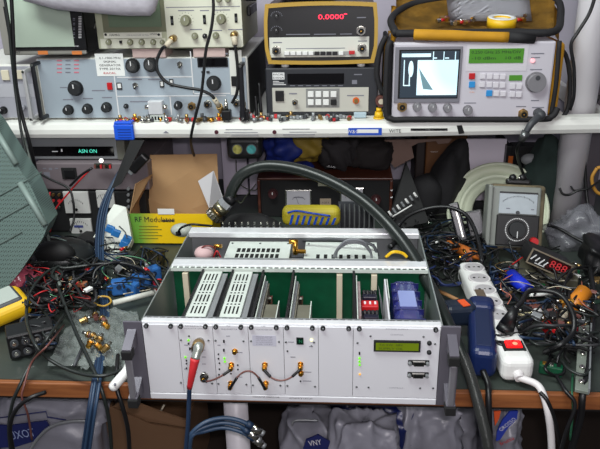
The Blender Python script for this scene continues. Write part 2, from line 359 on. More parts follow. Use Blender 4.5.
# LCD
c = FP(397, 345.5); lc = MB().box((c.x, -.0045, c.z), (.0662, .0035, .0178), blk2, None, .0005).build('display_bezel', pan[6])
lm = mat('green_lcd', (92, 110, 18), .25, emit=(96, 112, 8), es=.35)
m = MB().box((c.x, -.0063, c.z), (.0605, .0004, .0122), lm).text('TX 5W  28V', (c.x-.009, -.0067, c.z+.003), .0045, mat('lcd_digit', (45, 60, 12), .5), width=.034).text('SUPPLY OK', (c.x-.009, -.0067, c.z-.003), .0045, MATS['lcd_digit'], width=.034); m.build('display_window', lc)
for px, py in ((429.3, 342.6), (429, 351.8)):
    c = FP(px, py); MB().cyl((c.x, -.0028, c.z), (c.x, -.0058, c.z), .0033, black, n=14).ball((c.x, -.0058, c.z), .0026, soft, (1, .5, 1)).build('push_button', pan[6])
for px, py in ((418.6, 362.3), (418, 374.3)):
    c = FP(px, py); m = MB().box((c.x, -.0035, c.z), (.0305, .0014, .0085), black, None, .002)
    m.prism([(c.x-.0085, -.0042, c.z+.0036), (c.x+.0085, -.0042, c.z+.0036), (c.x+.007, -.0042, c.z-.0036), (c.x-.007, -.0042, c.z-.0036)], (0, -.004, 0), chrome)
    m.prism([(c.x-.0072, -.0083, c.z+.0025), (c.x+.0072, -.0083, c.z+.0025), (c.x+.006, -.0083, c.z-.0025), (c.x-.006, -.0083, c.z-.0025)], (0, .002, 0), black)
    for sx in (-.0125, .0125): m.cyl((c.x+sx, -.0042, c.z), (c.x+sx, -.0095, c.z), .0026, alud, n=6, sm=False)
    m.build('serial_socket', pan[6])
# gold SMA sockets
def sma(px, py, parent=None):
    c = FP(px, py); m = MB().cyl((c.x, -.0028, c.z), (c.x, -.0042, c.z), .0046, gold, n=6, sm=False).cyl((c.x, -.0042, c.z), (c.x, -.0085, c.z), .0031, gold, n=14)
    return m.build('gold_socket', panof(px)), c
for q in ((235, 351), (231.5, 364.5), (231, 383), (265, 364.5), (266, 383), (300.6, 364), (301, 372.8)): sma(*q)
def patch(a, b, mid, label):
    A = FP(*a); B = FP(*b); t = thing('patch_lead', label, 'cable', ((A.x+B.x)/2, -.03, min(A.z, B.z)))
    q0 = Vector((A.x, -.0150, A.z)); q1 = Vector((B.x, -.0150, B.z)); M = P(mid[0], mid[1], -.021); C_ = 2*M-(q0+q1)/2
    pts = [q0*(1-t_/10)**2+C_*(2*t_/10*(1-t_/10))+q1*(t_/10)**2 for t_ in range(11)]
    MB().tube(pts, .0013, copper, 8, 6).build('coax', t)
    for q in (A, B):
        MB().cyl((q.x, -.0060, q.z), (q.x, -.0115, q.z), .0041, gold, n=6, sm=False).cyl((q.x, -.0115, q.z), (q.x, -.0145, q.z), .0030, gold, n=12).build('gold_plug', t)
    for q, v in ((A, pts[2]), (B, pts[-3])):
        s0 = Vector((q.x, -.0145, q.z)); MB().tube([s0, s0+(v-s0)*.5, s0+(v-s0)*1.0], .0021, black, 8, 3).build('plug_boot', t)
patch((231.5, 365.5), (204.5, 376), (214, 379.5), 'thin brown patch lead under the red-sleeved plug on the rack front')
patch((231, 384), (266, 384), (248, 371), 'thin brown patch lead arching upwards between two gold sockets')
patch((265, 365.5), (300.6, 365), (281, 380.5), 'thin brown patch lead sagging between two gold sockets on the right')
c = FP(204.5, 376); MB().cyl((c.x, -.0028, c.z), (c.x, -.012, c.z), .005, black, n=6, sm=False).cyl((c.x, -.0028, c.z), (c.x, -.006, c.z), .0065, chrome, n=14).build('black_socket', pan[1])
# red-sleeved measuring plug
A = FP(200, 341); t = thing('measuring_plug', 'silver coaxial plug with red sleeve on a dark blue cable at the rack front', 'plug', (A.x, -.03, A.z-.04))
p0 = Vector((A.x, -.003, A.z-.002)); d1 = (P(197.5, 350, -.032)-Vector((A.x, -.018, A.z))).normalized()
k = Vector((A.x, -.0245, A.z+.001))
MB().cyl((A.x, -.0028, A.z), (A.x, -.010, A.z), .0062, chrome, n=16).cyl((A.x, -.010, A.z), (A.x, -.024, A.z), .0088, brass, n=20).cyl((A.x, -.024, A.z), (A.x, -.027, A.z), .0075, chrome, n=20).build('coupling', t)
q1 = P(199, 346, -.032); q2 = P(195, 359, -.042)
MB().tube([k, q1, (q1+q2)/2, q2], .0062, mat('satin_steel', (175, 180, 172), .35, .7), 16, 4).build('plug_body', t)
q3 = P(192.5, 372, -.046); q4 = P(189.5, 388, -.046)
MB().tube([q2+(q1-q2)*.05, q3, q4], lambda t_: .0068-.0028*t_, redr, 14, 5).build('red_sleeve', t)
MB().tube([q4, P(189, 400, -.046), P(188, 425, -.05), P(186, 449, -.05), P(183, 500, -.05)], .0032, navy, 10, 5).build('blue_cable', t)
# modules inside --------------------------------------------------------
def X(px, py, z=.122): return Z(px, py, z).x
ZT = .127
def cassette(x0, x1):
    m = MB().span((x0+.0045, .022, .012), (x1-.0155, .176, ZT), galv, .0008); c = m.build('module_case', rk)
    g = MB()
    xm = (x0+.0045+x1-.0155)/2; w = (x1-.0155)-(x0+.0045)
    for i in range(4):
        for j in range(4): g.box((xm+(i-1.5)*w*.19, .046+j*.036, ZT+.0002), (w*.075, .022, .0006), slot)
    for j in range(3):
        for i in range(4): g.box((xm+(i-1.5)*w*.19, .064+j*.036, ZT+.0002), (w*.09, .003, .0006), slot)
    g.build('vent_slots', c)
    MB().span((x0+.0006, .022, .01), (x0+.0042, .178, ZT+.003), black, .0004).build('card_guide', rk)
    MB().span((x1-.0152, .022, .012), (x1-.0065, .176, ZT-.004), alud, .0005).span((x1-.0064, .022, .012), (x1-.0022, .166, ZT-.03), alud).build('side_rail', c)
cassette(BX[1], BX[2]); cassette(BX[2], BX[3])
for i in (3, 4):
    x0 = BX[i]
    MB().span((x0+.0006, .022, .01), (x0+.0042, .178, ZT+.003), black, .0004).build('card_guide', rk)
    c = MB().span((x0+.006, .022, .012), (x0+.0074, .166, ZT-.002), galv).span((x0+.0076, .022, .012), (x0+.011, .166, ZT-.012), alud).build('circuit_board', rk)
    m = MB().span((x0+.0112, .03, .012), (x0+.013, .165, ZT-.016), mat('board_beige', (150, 145, 130), .6, noise=.5, ns=120))
    for k in range(12):
        yy = .04+k*.0102; m.box((x0+.0155, yy, .085+.012*math.sin(k*2.3)), (.006, .006+.002*(k % 3), .010), (gold, chrome, dkgrey, copper)[k % 4])
    m.build('component_board', rk)
    MB().span((x0+.0145, .025, .108), (x0+.0345, .095, .110), mat('tinned_sheet', (130, 128, 112), .4, .5, noise=.2, ns=25)).span((x0+.0346, .025, .05), (x0+.036, .097, .116), galv).build('shield_sheet', rk)
# empty slot guides
for i in (5,):
    MB().span((BX[i]+.0006, .022, .01), (BX[i]+.0016, .167, .03), black).build('card_guide', rk)
x0 = BX[6]
MB().span((x0+.0006, .022, .01), (x0+.0046, .178, ZT+.003), black, .0004).build('card_guide', rk)
s = MB().span((x0+.006, .022, .012), (x0+.0075, .166, ZT), galv).span((x0+.008, .05, .012), (x0+.0125, .16, ZT-.008), mat('pinkish_board', (170, 150, 150), .5, noise=.3, ns=50)).build('supply_board', rk)
for j, y0 in enumerate((.034, .098)):
    m = MB().span((x0+.014, y0, .075), (x0+.040, y0+.046, .100), dkgrey, .001).span((x0+.0135, y0-.0015, .0995), (x0+.0405, y0+.018, .109), red, .002).span((x0+.016, y0+.021, .1), (x0+.039, y0+.042, .113), mat('relay_black', (30, 30, 45), .3), .002)
    for k in range(3): m.box((x0+.0195+k*.0080, y0+.008, .1095), (.003, .008, .001), wink)
    for k in range(4): m.cyl((x0+.0185+k*.0060, y0+.032, .1), (x0+.0185+k*.0060, y0+.032, .118), .0026, black, n=10)
    m.build('relay_block', s)
rb = mat('grey_ribbon', (165, 165, 170), .5)
MB().grid(lambda u, v: Vector((x0+.042+.007*u+.010*v, .15-.115*v, .118-.03*math.sin(v*2.6)-.03*u)), 4, 10, rb, .001).build('ribbon_cable', s)
MB().span((x0+.052, .022, .012), (x0+.0545, .166, ZT-.006), panelw).span((x0+.056, .1, .02), (x0+.0575, .166, ZT-.006), galv).build('divider_plate', rk)
# shiny blue wrapped transformer
TB = mat('blue_foil_wrap', (48, 52, 118), .18, 0, noise=.35, ns=18, bump=.5, coat=.6)
xa, xb = P(393, 300, .1).x, P(421, 300, .1).x
tr = MB().span((xa, .026, .02), (xb, .166, .122), TB, .012, 4)
for k in range(5): tr.span((xa-.0006, .035+k*.028, .03), (xb+.0006, .0365+k*.028, .1226), mat('dark_blue_wrap', (30, 32, 85), .25))
tr = tr.build('wrapped_transformer', rk)
MB().box(((xa+xb)/2, .097, .1227), (.026, .05, .0014), mat('pale_blue_label', (130, 140, 190), .15), None, .0004).build('label_plate', tr)
# rear compartment: two drilled cans
def can(pa, pb, rows, cols, y0, name='drilled_can'):
    xl = P(pa, 250, y0).x; xr = P(pb, 250, y0).x
    o = MB().span((xl, y0, .03), (xr, y0+.084, H-.014), galv, .0008).build(name, rk)
    m = MB(); c = (xl+xr)/2; w = (xr-xl)*.62
    for r_ in range(rows):
        for k in range(cols): m.box((c+(k-(cols-1)/2)*w/(cols-1), y0+.020+r_*.024, H-.0139), (.0062, .016, .0006), slot)
    for sx in (xl+.006, (xl+xr)/2, xr-.006): m.cyl((sx, y0+.074, H-.0139), (sx, y0+.074, H-.013), .002, dkgrey, n=8)
    m.build('drill_holes', o); return o
can(222, 288, 2, 9, .236); can(303, 379, 1, 7, .236)
# adaptors between the cans
cc = P(296, 247, .262)
MB().span((cc.x-.010, .27, .03), (cc.x+.012, .30, .11), dkgrey).cyl((cc.x-.012, .258, cc.z+.012), (cc.x+.004, .258, cc.z+.012), .0045, gold, n=8).cyl((cc.x-.001, .258, cc.z+.014), (cc.x-.001, .258, cc.z-.012), .0048, gold, n=8).cyl((cc.x+.001, .256, cc.z-.006), (cc.x+.018, .256, cc.z-.006), .004, gold, n=6, sm=False).build('gold_adaptor', rk)
lp = mat('grey_loop', (120, 122, 126), .4)
for k in range(3):
    MB().tube([P(336-k*1.5, 258, .252), P(338, 250-k, .25-.004*k), P(348, 243.5-k*1.8, .248-.004*k), P(362, 244-k*1.5, .248-.004*k), P(370, 252-k, .25), P(372, 259, .252)], .0019, lp, 8).build('wire_loop', rk)
MB().tube([P(303, 240, .30), P(330, 239, .29), P(352, 241, .285), P(372, 245, .28), P(378, 256, .275)], .003, dkgrey, 8).build('braided_lead', rk)
m = MB(); a_ = P(368, 248, .255); m.span((a_.x-.003, .245, .08), (a_.x+.008, .262, .118), white, .001).box((a_.x+.003, .244, .098), (.008, .002, .006), gold); m.build('white_connector', rk)
# wires at the left rear
lw = P(205, 250, .262)
MB().ball(P(204, 253, .25), .016, mat('pale_pink_cloth', (190, 160, 160), .7), (1.1, 1, .8)).build('foam_pad', rk)
MB().span((lw.x-.012, .28, .06), (lw.x+.014, .30, .118), dkgrey, .001).cyl((lw.x-.004, .279, .112), (lw.x-.004, .276, .112), .003, chrome, n=10).cyl((lw.x+.008, .279, .1), (lw.x+.008, .276, .1), .003, chrome, n=10).build('socket_plate', rk)
MB().tube([P(198, 257, .25), P(203, 247, .245), P(213, 247, .245), P(218, 256, .25)], .0014, mat('dark_red_wire', (110, 40, 35), .4), 6).build('wire', rk)
MB().tube([P(213, 258, .25), P(217, 251, .245), P(221, 258, .25)], .0014, redr, 6).cyl(P(214, 246, .25), P(222, 246, .25), .0035, gold, n=8).build('wire', rk)
# yellow wires and black cap at the right rear
MB().tube([P(386, 257, .22), P(393, 252, .215), P(402, 253, .22), P(407, 257, .22)], .0028, yellow, 8).build('yellow_wire', rk)
MB().tube([P(390, 247, .26), P(400, 240, .28), P(410, 250, .26)], .005, black, 8).build('black_wire', rk)
# connector studs standing on the rear edge
for k in range(10):
    c = P(222+k*6.4, 226, .356); MB().cyl((c.x, .3505, H-.004), (c.x, .372, H-.004), .0022, alud, n=8).cyl((c.x, .3505, H-.004), (c.x, .355, H-.004), .0036, chrome, n=6, sm=False).cyl((c.x, .366, H-.004), (c.x, .366, H+.006), .002, chrome, n=6, sm=False).build('rear_stud', rk)
# ================================================================ instruments on the shelf
def knob(mb, px, py, y, r, m=soft, d=.016, cap=None, ring=None):
    c = P(px, py, y); a = Vector((c.x, y, c.z))
    mb.cyl(a, a-Vector((0, d*.25, 0)), r*1.12, m, n=20).cyl(a-Vector((0, d*.25, 0)), a-Vector((0, d, 0)), r, m, r*.88, n=20)
    if cap: mb.cyl(a-Vector((0, d, 0)), a-Vector((0, d+.001, 0)), r*.62, cap, n=18).box(a+Vector((0, -d-.001, r*.45)), (r*.14, .001, r*.7), wink)
    else: mb.box(a+Vector((0, -d-.0002, r*.4)), (r*.16, .0006, r*.6), wink)
    return mb
def bnc(mb, px, py, y, r=.0055, m=chrome, l=.012):
    c = P(px, py, y); a = Vector((c.x, y, c.z))
    return mb.cyl(a, a-Vector((0, .002, 0)), r*1.3, m, n=6, sm=False).cyl(a, a-Vector((0, l, 0)), r, m, n=18).cyl(a-Vector((0, l, 0)), a-Vector((0, l+.0004, 0)), r*.7, slot, n=12).cyl(a, a-Vector((0, l+.001, 0)), r*.2, gold, n=6)
def rect(mb, x0, y0, x1, y1, y, m, t=.001, bev=0):
    a = P(x0, (y0+y1)/2, y); b = P(x1, (y0+y1)/2, y); c0 = P((x0+x1)/2, y0, y); c1 = P((x0+x1)/2, y1, y); zc = (c0.z+c1.z)/2
    return mb.box(((a.x+b.x)/2, y-t/2, zc), (abs(b.x-a.x), t, abs(c0.z-c1.z)), m, None, bev)
def label(mb, px, py, y, s, wpx, h, m, e=.0012):
    c = P(px, py, y); return mb.text(s, (c.x, y-e, c.z), h, m, width=wpx/455.)
def screw(mb, px, py, y, r=.002): c = P(px, py, y); return mb.cyl((c.x, y, c.z), (c.x, y-.0012, c.z), r, chrome, n=10)
ZB = .2705
# ---- signal generator
y = .66; bl = mat('blue_grey_panel', (158, 169, 178), .45, noise=.06, ns=6); wedge = mat('cream_case', (214, 214, 206), .5)
x0, x1 = P(45, 118, y).x, P(250, 116, y).x; zt = .408
g = thing('signal_generator', 'wide blue-grey rack signal generator with black knobs, under the oscilloscope', 'signal generator', ((x0+x1)/2, .8, ZB))
MB().span((x0, y, ZB+.002), (x1, 1.0, zt), wedge, .003).build('case', g)
MB().span((x1+.0002, y+.004, ZB+.004), (x1+.0016, .99, zt-.004), blk2).build('dark_side_sheet', g)  # thin black sheet laid over the case's right side to darken it
fp = MB().span((x0+.004, y-.003, ZB+.004), (x1-.004, y, zt-.002), bl, .001)
Y = y-.003
fp = fp.build('front_panel', g)
m = MB()
for a in ((117, 76.5, 192, 77.6), (117, 95.5, 226, 96.4), (116.3, 76, 117.4, 118), (170.3, 96, 171.4, 115), (191.5, 51, 192.6, 94), (193, 93, 230, 94)): rect(m, *a, Y, wink, .0006)
rect(m, 96, 53.5, 124, 76, Y, mat('label_white', (232, 234, 230), .5), .0007); rect(m, 230, 50, 242.5, 95, Y, wedge, .0012)
for k, s_ in enumerate(('0.1-1000 MHz', 'SIGNAL', 'GENERATOR', 'TYPE 2019A')): label(m, 110, 58+k*3.6, Y, s_, (22, 13, 22, 22)[k], .0062, dink)
label(m, 110, 73, Y, 'RACAL', 13, .0065, redr)
for r_ in range(4):
    for k in range(3): rect(m, 57+k*8.5, 60+r_*3.9, 62+k*8.5, 61.2+r_*3.9, Y, (mat('rose_ink', (200, 110, 125), .6), ink)[k == 1], .0006)
for a in ((60, 87, 67, 88), (63, 99, 73, 100), (83, 98, 93, 99), (102, 97, 112, 98), (92, 90, 105, 91), (130, 101, 160, 102), (142, 55, 158, 56), (198, 53, 228, 54.5), (148, 79, 166, 80), (128, 79, 142, 80)): rect(m, *a, Y, ink, .0005)
m.build('printed_marking', fp)
def KN(px, py, r, **k): knob(MB(), px, py, Y, r, **k).build('knob', g)
KN(76, 88, .0155); KN(69, 109.5, .0105); KN(88, 108.5, .0105); KN(107, 107, .0105); KN(133, 65.5, .0145, cap=chrome); KN(151, 64.5, .0145, cap=chrome)
KN(126.3, 106, .005, d=.008); KN(178.5, 105, .0085); KN(214, 83, .0148)
m = MB(); rect(m, 197.5, 57.5, 228, 67, Y, black, .002, .0005); rect(m, 199, 58.5, 226.5, 66, Y-.002, glass_d, .0006); m.build('display_window', g)
m = MB(); rect(m, 107.5, 82.5, 112.5, 89.5, Y, red, .004, .0006); m.build('red_switch', g)
for q in ((119.5, 86, 5), (162, 84, 4), (171.5, 82.5, 4)):
    m = MB(); rect(m, q[0]-q[2]/2, q[1]-3.4, q[0]+q[2]/2, q[1]+3.4, Y, black, .002); rect(m, q[0]-q[2]/2+.8, q[1]-2.4, q[0]+q[2]/2-.8, q[1]+2, Y-.002, white, .002); m.build('push_switch', g)
for q in ((135.5, 85), (180, 64)):
    c = P(*q, Y); m = MB().cyl((c.x, Y, c.z), (c.x, Y-.004, c.z), .0065, chrome, n=6, sm=False).cyl((c.x, Y-.004, c.z), (c.x+.002, Y-.016, c.z-.004), .0022, chrome, .003, n=10); m.build('toggle_switch', g)
for q in ((192, 106), (208, 104), (237, 103)): bnc(MB(), *q, Y, .0075, brass if q[0] == 192 else chrome).build('coax_socket', g)
m = MB(); rect(m, 231.5, 76, 238, 86, Y, black, .004, .001); m.build('power_rocker', g)
for q in ((203, 72), (208, 72)): m = MB(); rect(m, q[0]-1.5, 71, q[0]+1.5, 73, Y, dink, .002); m.build('small_button', g)
hb = mat('black_handle_metal', (38, 38, 42), .35, .4)
def handle(par, xa, xb, m_, zl, zh, w=.008):
    c = MB().span((xa, y-.040, zl), (xb, y-.030, zh), m_, .003).span((xa, y-.034, zl), (xb, y, zl+.008), m_, .002).span((xa, y-.034, zh-.008), (xb, y, zh), m_, .002)
    xm = (xa+xb)/2
    for z in (zl+.004, zh-.004): c.cyl((xm, y-.040, z), (xm, y-.0415, z), .003, chrome, n=10)
    c.build('handle', par)
handle(g, x0+.003, x0+.012, hb, ZB+.006, zt-.004); handle(g, x1-.016, x1-.005, hb, ZB+.006, zt-.010)
# ---- left grey unit
x2, x3 = P(-40, 120, y).x, x0-.004
lg = mat('mauve_grey_panel', (156, 156, 164), .5, noise=.05, ns=9)
u = thing('level_meter_unit', 'plain grey rack instrument at the left end of the shelf, partly out of frame', 'test instrument', ((x2+x3)/2, .8, ZB))
MB().span((x2, y, ZB+.002), (x3, .98, zt-.012), wedge, .003).build('case', u)
m = MB().span((x2+.003, y-.003, ZB+.005), (x3-.003, y, zt-.016), lg, .001); rect(m, -20, 84, 34, 97, Y, mat('paler_grey_panel', (172, 172, 178), .5), .0006); o = m.build('front_panel', u)
m = MB(); rect(m, 2, 70, 9.5, 80, Y, mat('cream_button', (212, 204, 180), .4), .004, .001); m.build('cream_button', u)
m = MB(); rect(m, 15, 70, 24, 79, Y, MATS['cream_button'], .004, .001); m.build('cream_button', u)
knob(MB(), 4, 110, Y, .008, black).build('knob', u); knob(MB(), 24.5, 107, Y, .006, lg).build('knob', u)
handle(u, x3-.015, x3-.006, mat('pale_handle_metal', (205, 205, 205), .35, .4), ZB+.006, zt-.018)
# ---- portable television
y = .645; xa, xb = P(3, 50, y).x, P(86, 50, y).x; zb = P(40, 55.5, y).z
t = thing('portable_television', 'small black portable television with a pale blank screen on the leftmost instruments', 'television', ((xa+xb)/2, .75, zb))
MB().span((xa, y+.008, zb), (xb, .86, zb+.155), black, .006).build('case', t)
sil = mat('silver_grey_bezel', (150, 148, 140), .4, .3)
m = MB().span((xa, y, zb+.001), (xb, y+.008, zb+.155), sil, .003); rect(m, 7, 6, 84, 50.5, y, blk2, .001); m.build('front_bezel', t)
m = MB(); c1 = P(15.5, 47, y); c2 = P(69, 2, y); zc = (c1.z+c2.z)/2
m.grid(lambda a, b: Vector((c1.x+(c2.x-c1.x)*a, y-.004-.006*math.sin(math.pi*a)*math.sin(math.pi*b), c1.z+(.125)*b)), 12, 10, mat('pale_green_crt', (172, 186, 170), .22)); m.build('screen', t)
m = MB(); rect(m, 70.5, 8, 84, 49, y-.001, black, .002, .0005)
for k in range(14):
    rect(m, 78.5, 16.5+k*1.6, 81.5, 17.2+k*1.6, y-.003, wink, .0004)
    if k % 3: rect(m, 73, 16.5+k*1.6, 75, 17.2+k*1.6, y-.003, ink, .0004)
label(m, 77, 46, y, 'SONIC', 5, .004, wink, .0035); m.build('tuning_panel', t)
m = MB(); label(m, 16, 52.5, y, 'SONY', 9, .0065, dink, .0004); rect(m, 38, 50.8, 48, 54.5, y, mat('orange_mark', (205, 120, 60), .5), .0008); rect(m, 72, 51, 82, 54.5, y, MATS['orange_mark'], .0008); m.build('bezel_marking', t)
m = MB().tube([(xb+.004, .70, zb+.05), (xb+.012, .70, zb+.07), (xb+.012, .70, zb+.125), (xb+.004, .70, zb+.14)], .003, chrome, 8); m.build('carry_handle', t)
# ---- oscilloscope
y = .65; xa, xb = P(98, 45, y).x, P(243, 45, y).x; zb = P(150, 49, y).z
bg = mat('greenish_beige_case', (176, 178, 152), .5, noise=.06, ns=7); bg2 = mat('pale_scope_panel', (206, 206, 188), .5)
t = thing('oscilloscope', 'greenish beige oscilloscope with two coaxial plugs fitted, on top of the signal generator', 'oscilloscope', ((xa+xb)/2, .8, zb))
MB().span((xa, y, zb), (xb, .92, zb+.15), bg, .004).build('case', t)
m = MB().box((xb+.006, .78, zb+.07), (.008, .12, .02), black, None, .002).box((xb+.016, .70, zb+.105), (.026, .03, .024), black, None, .004); m.build('side_handle', t)
Y = y-.002; m = MB(); rect(m, 165.5, -12, 242, 47, y, bg2, .002, .0004); rect(m, 101, 38.5, 166, 48, y, bg2, .002)
m = m.build('front_panel', t)
m = MB(); rect(m, 101, -12, 164.5, 32, y, mat('olive_recess', (110, 112, 88), .5), .001); rect(m, 107, -12, 160, 27, y-.001, mat('dark_green_glass', (106, 122, 100), .15), .0015); m.build('screen', t)
m = MB(); rect(m, 104, 32.5, 162, 38, Y, mat('scope_label_strip', (222, 222, 206), .5), .002); label(m, 115, 35, Y, 'HAMEG', 10, .006, dink, .0025)
label(m, 138, 35, Y, 'OSCILLOSCOPE 20 MHz', 22, .0035, ink, .0025); label(m, 154, 34, Y, 'HM203', 7, .0045, dink, .0025)
for px in (106, 159): c = P(px, 34.5, Y); m.cyl((c.x, Y, c.z), (c.x, Y-.003, c.z), .0028, black, n=10)
m.build('name_strip', t)
m = MB(); rect(m, 166, 6.5, 240, 7.2, Y, ink, .0005)
for (px, py) in ((186, 20), (221, 19)):
    for k in range(11):
        a = math.radians(-130+26*k); c = P(px, py, Y); m.box((c.x+.0155*math.sin(a), Y-.0003, c.z+.0155*math.cos(a)), (.0011, .0005, .0011), dink)
for a in ((178, 10, 194, 11), (213, 9.5, 230, 10.5), (200, 10, 209, 11), (190, 29, 202, 30), (228, 29, 243, 30), (211, 30, 222, 31)): rect(m, *a, Y, ink, .0004)
m.build('printed_marking', t)
kg = mat('grey_green_knob', (128, 128, 104), .45)
for q in ((186, 20.5, .0105, .015), (221.5, 19, .0095, .015), (195, 36, .0065, .01), (216, 35.5, .0065, .01), (219, -1, .006, .01), (228, -1, .006, .01)): knob(MB(), q[0], q[1], Y, q[2], kg, q[3]).build('knob', t)
knob(MB(), 205, 36, Y, .0048, black, .008).build('knob', t)
for q in ((172, 20.5), (204.5, 19.5), (236, 18)): m = MB(); rect(m, q[0]-1.4, q[1]-4.6, q[0]+1.4, q[1]+4.6, Y, slot, .0012); rect(m, q[0]-1, q[1]-1, q[0]+1, q[1]+2.5, Y-.001, dkgrey, .004); m.build('slide_switch', t)
for px, r in ((109, .0058), (130.5, .006), (142, .006), (153.5, .0058), (162.5, .0048)): knob(MB(), px, 42, Y, r, kg, .009).build('small_knob', t)
m = MB(); rect(m, 119.8, 40.5, 122.3, 43.3, Y, black, .004); m.build('small_button', t)
# two packing strips under the scope
pk = mat('pinkish_strip', (196, 172, 166), .6)
for i, (a, b) in enumerate(((132, 165), (193, 225))):
    c1 = P(a, 51, .655); c2 = P(b, 49, .655)
    tag(MB().span((c1.x, .655, zt+.0005), (c2.x, .72, zb-.0005), pk, .001).build('packing_strip'), ('left', 'right')[i]+' one of two pinkish strips holding the oscilloscope up off the generator', 'strip')
# scope leads
def plug(px, py, y, tgt, m1=brass, par=None, name='coax_plug'):
    c = P(px, py, y); a = Vector((c.x, y-.012, c.z)); d = (Vector(tgt)-a).normalized()
    m = MB().cyl((c.x, y, c.z), a+Vector((0, -.006, 0)), .0075, m1, n=16).ball(a+Vector((0, -.006, 0)), .0078, m1).cyl(a+Vector((0, -.006, 0)), a+Vector((0, -.006, 0))+d*.022, .0068, beige, .0055, n=14)
    m.build(name, par); return a+Vector((0, -.006, 0))+d*.022
t2 = thing('scope_lead', 'black coaxial lead looping from the oscilloscope down across the blue generator panel', 'cable', P(170, 80, .63))
e = plug(174, 38, Y, P(165, 48, .62), par=t2)
MB().tube([e-Vector((0, 0, 0)), P(162, 49, .622), P(157, 60, .62), P(158, 72, .618), P(168, 83, .618), P(185, 87.5, .618), P(200, 90, .618), P(211, 95, .62), P(216, 101, .622)], .0034, black, 10).build('coax', t2)
MB().cyl(P(214, 98.5, .622), P(219, 106, .63), .0055, beige, n=12).cyl(P(219, 106, .63), P(222, 111, .645), .0072, brass, n=14).build('coax_plug', t2)
t2 = thing('scope_lead', 'black coaxial lead hanging from the right oscilloscope socket to a black adaptor', 'cable', P(238, 70, .63))
e = plug(235, 34, Y, P(236, 48, .625), par=t2)
MB().tube([e, P(236, 52, .622), P(237.5, 66, .622), P(238, 82, .622), P(236.5, 94, .622), P(232, 103, .625)], .0034, black, 10).build('coax', t2)
for k, (px, tx) in enumerate(((227, 'left'), (245, 'right'))):
    c = P(px, 116, .632); m = MB().span((c.x-.011, .625, ZB+.004), (c.x+.009, .645, ZB+.026), black, .002).cyl((c.x-.001, .635, ZB+.026), (c.x-.001, .635, ZB+.044), .0042, chrome, n=12).cyl((c.x-.001, .635, ZB+.044), (c.x-.001, .635, ZB+.05), .0022, chrome, n=10).span((c.x-.008, .628, ZB+.0005), (c.x-.004, .642, ZB+.005), chrome).span((c.x+.002, .628, ZB+.0005), (c.x+.006, .642, ZB+.005), chrome)
    tag(m.build('terminal_adaptor'), tx+' one of two black cube terminal adaptors with silver tips in front of the generator', 'adaptor')
# ---- bench multimeter
y = .68; cx = P(321, 60, y).x; zb = P(320, 63.5, y).z; och = mat('ochre_frame', (176, 140, 52), .5); brn = mat('dark_brown_case', (58, 42, 40), .5)
t = thing('bench_multimeter', 'bench multimeter with ochre frame and red lit digits above the frequency counter', 'multimeter', (cx, .8, zb))
def ring(ins, bow):                       # bowed frame outline
    w, h = .1205-ins, .0625-ins; o = []
    cz = zb+.0635
    for k in range(9): s_ = -1+2*k/8; o.append((cx+w*s_*.985, cz+h+bow*(1-s_*s_)))
    for k in range(1, 4): s_ = 1-2*k/4; o.append((cx+w+bow*.6*(1-s_*s_), cz+h*s_))
    for k in range(9): s_ = 1-2*k/8; o.append((cx+w*.96*s_, cz-h-bow*.6*(1-s_*s_)))
    for k in range(1, 4): s_ = -1+2*k/4; o.append((cx-w-bow*.6*(1-s_*s_), cz+h*s_))
    return o
MB().prism([(a, y+.006, b) for a, b in ring(.003, .004)], (0, .22, 0), brn).build('case', t)
m = MB(); ro, ri = ring(0, .004), ring(.0075, .004); n = len(ro)
A = [m.bm.verts.new((a, y-.006, b)) for a, b in ro]; B = [m.bm.verts.new((a, y-.006, b)) for a, b in ri]; A2 = [m.bm.verts.new((a, y+.012, b)) for a, b in ro]; B2 = [m.bm.verts.new((a, y+.012, b)) for a, b in ri]
fs = []
for k in range(n):
    j = (k+1) % n
    fs += [m.bm.faces.new((A[k], A[j], B[j], B[k])), m.bm.faces.new((A[k], A2[k], A2[j], A[j])), m.bm.faces.new((B[k], B[j], B2[j], B2[k]))]
m.fin(fs, A+B+A2+B2, och); m.build('frame', t)
MB().prism([(a, y, b) for a, b in ring(.0075, .004)], (0, .006, 0), black).build('black_face', t)
Y = y-.0005; m = MB(); rect(m, 269.5, 37, 369, 57, Y, mat('pale_cream_panel', (206, 206, 196), .5), .0015, .0004)
rect(m, 284, 51.5, 351, 55.5, Y-.0015, mat('grey_button_bank', (150, 150, 148), .5), .001); m.build('cream_panel', t)
m = MB(); label(m, 331, 17, Y, '0.0000', 25, .0145, redseg, .0008); rect(m, 344, 13.5, 347, 14.5, Y, redseg, .0005); m.build('lit_digits', t)
m = MB()
for (px, py) in ((276.5, 15.5), (276.5, 30)):
    c = P(px, py, Y)
    for k in range(9): a = math.radians(-80+20*k); m.box((c.x+.012*math.sin(a), Y-.0004, c.z+.010*math.cos(a)-.002), (.0016, .0006, .0016), ink)
rect(m, 286, 34, 310, 34.8, Y, ink, .0005); rect(m, 314, 33.8, 336, 34.6, Y, ink, .0005); rect(m, 340, 33.6, 352, 34.4, Y, ink, .0005)
rect(m, 286, 48, 345, 48.7, Y-.0012, ink, .0008); rect(m, 273, 42, 282, 43, Y-.0012, ink, .0008); rect(m, 358, 40.5, 367, 41.5, Y-.0012, ink, .0008); rect(m, 357, 17, 366, 18, Y, ink, .0005); m.build('printed_marking', t)
for q in ((276.5, 16, .005), (276.5, 30.5, .005)): knob(MB(), *q[:2], Y, q[2], black, .008).build('knob', t)
for q in ((361, 30.5), (362, 48), (276.5, 50.5)): bnc(MB(), *q, Y, .0085, chrome, .014).build('input_socket', t)
for k in range(10):
    px = 287+k*6; mm = (white, white, white, white, white, black, black, black, black, white)[k] if k < 10 else red
    m = MB(); rect(m, px-2.4, 51.3, px+2.4, 54.8, Y-.0025, mm, .005, .0006); m.build('key', t)
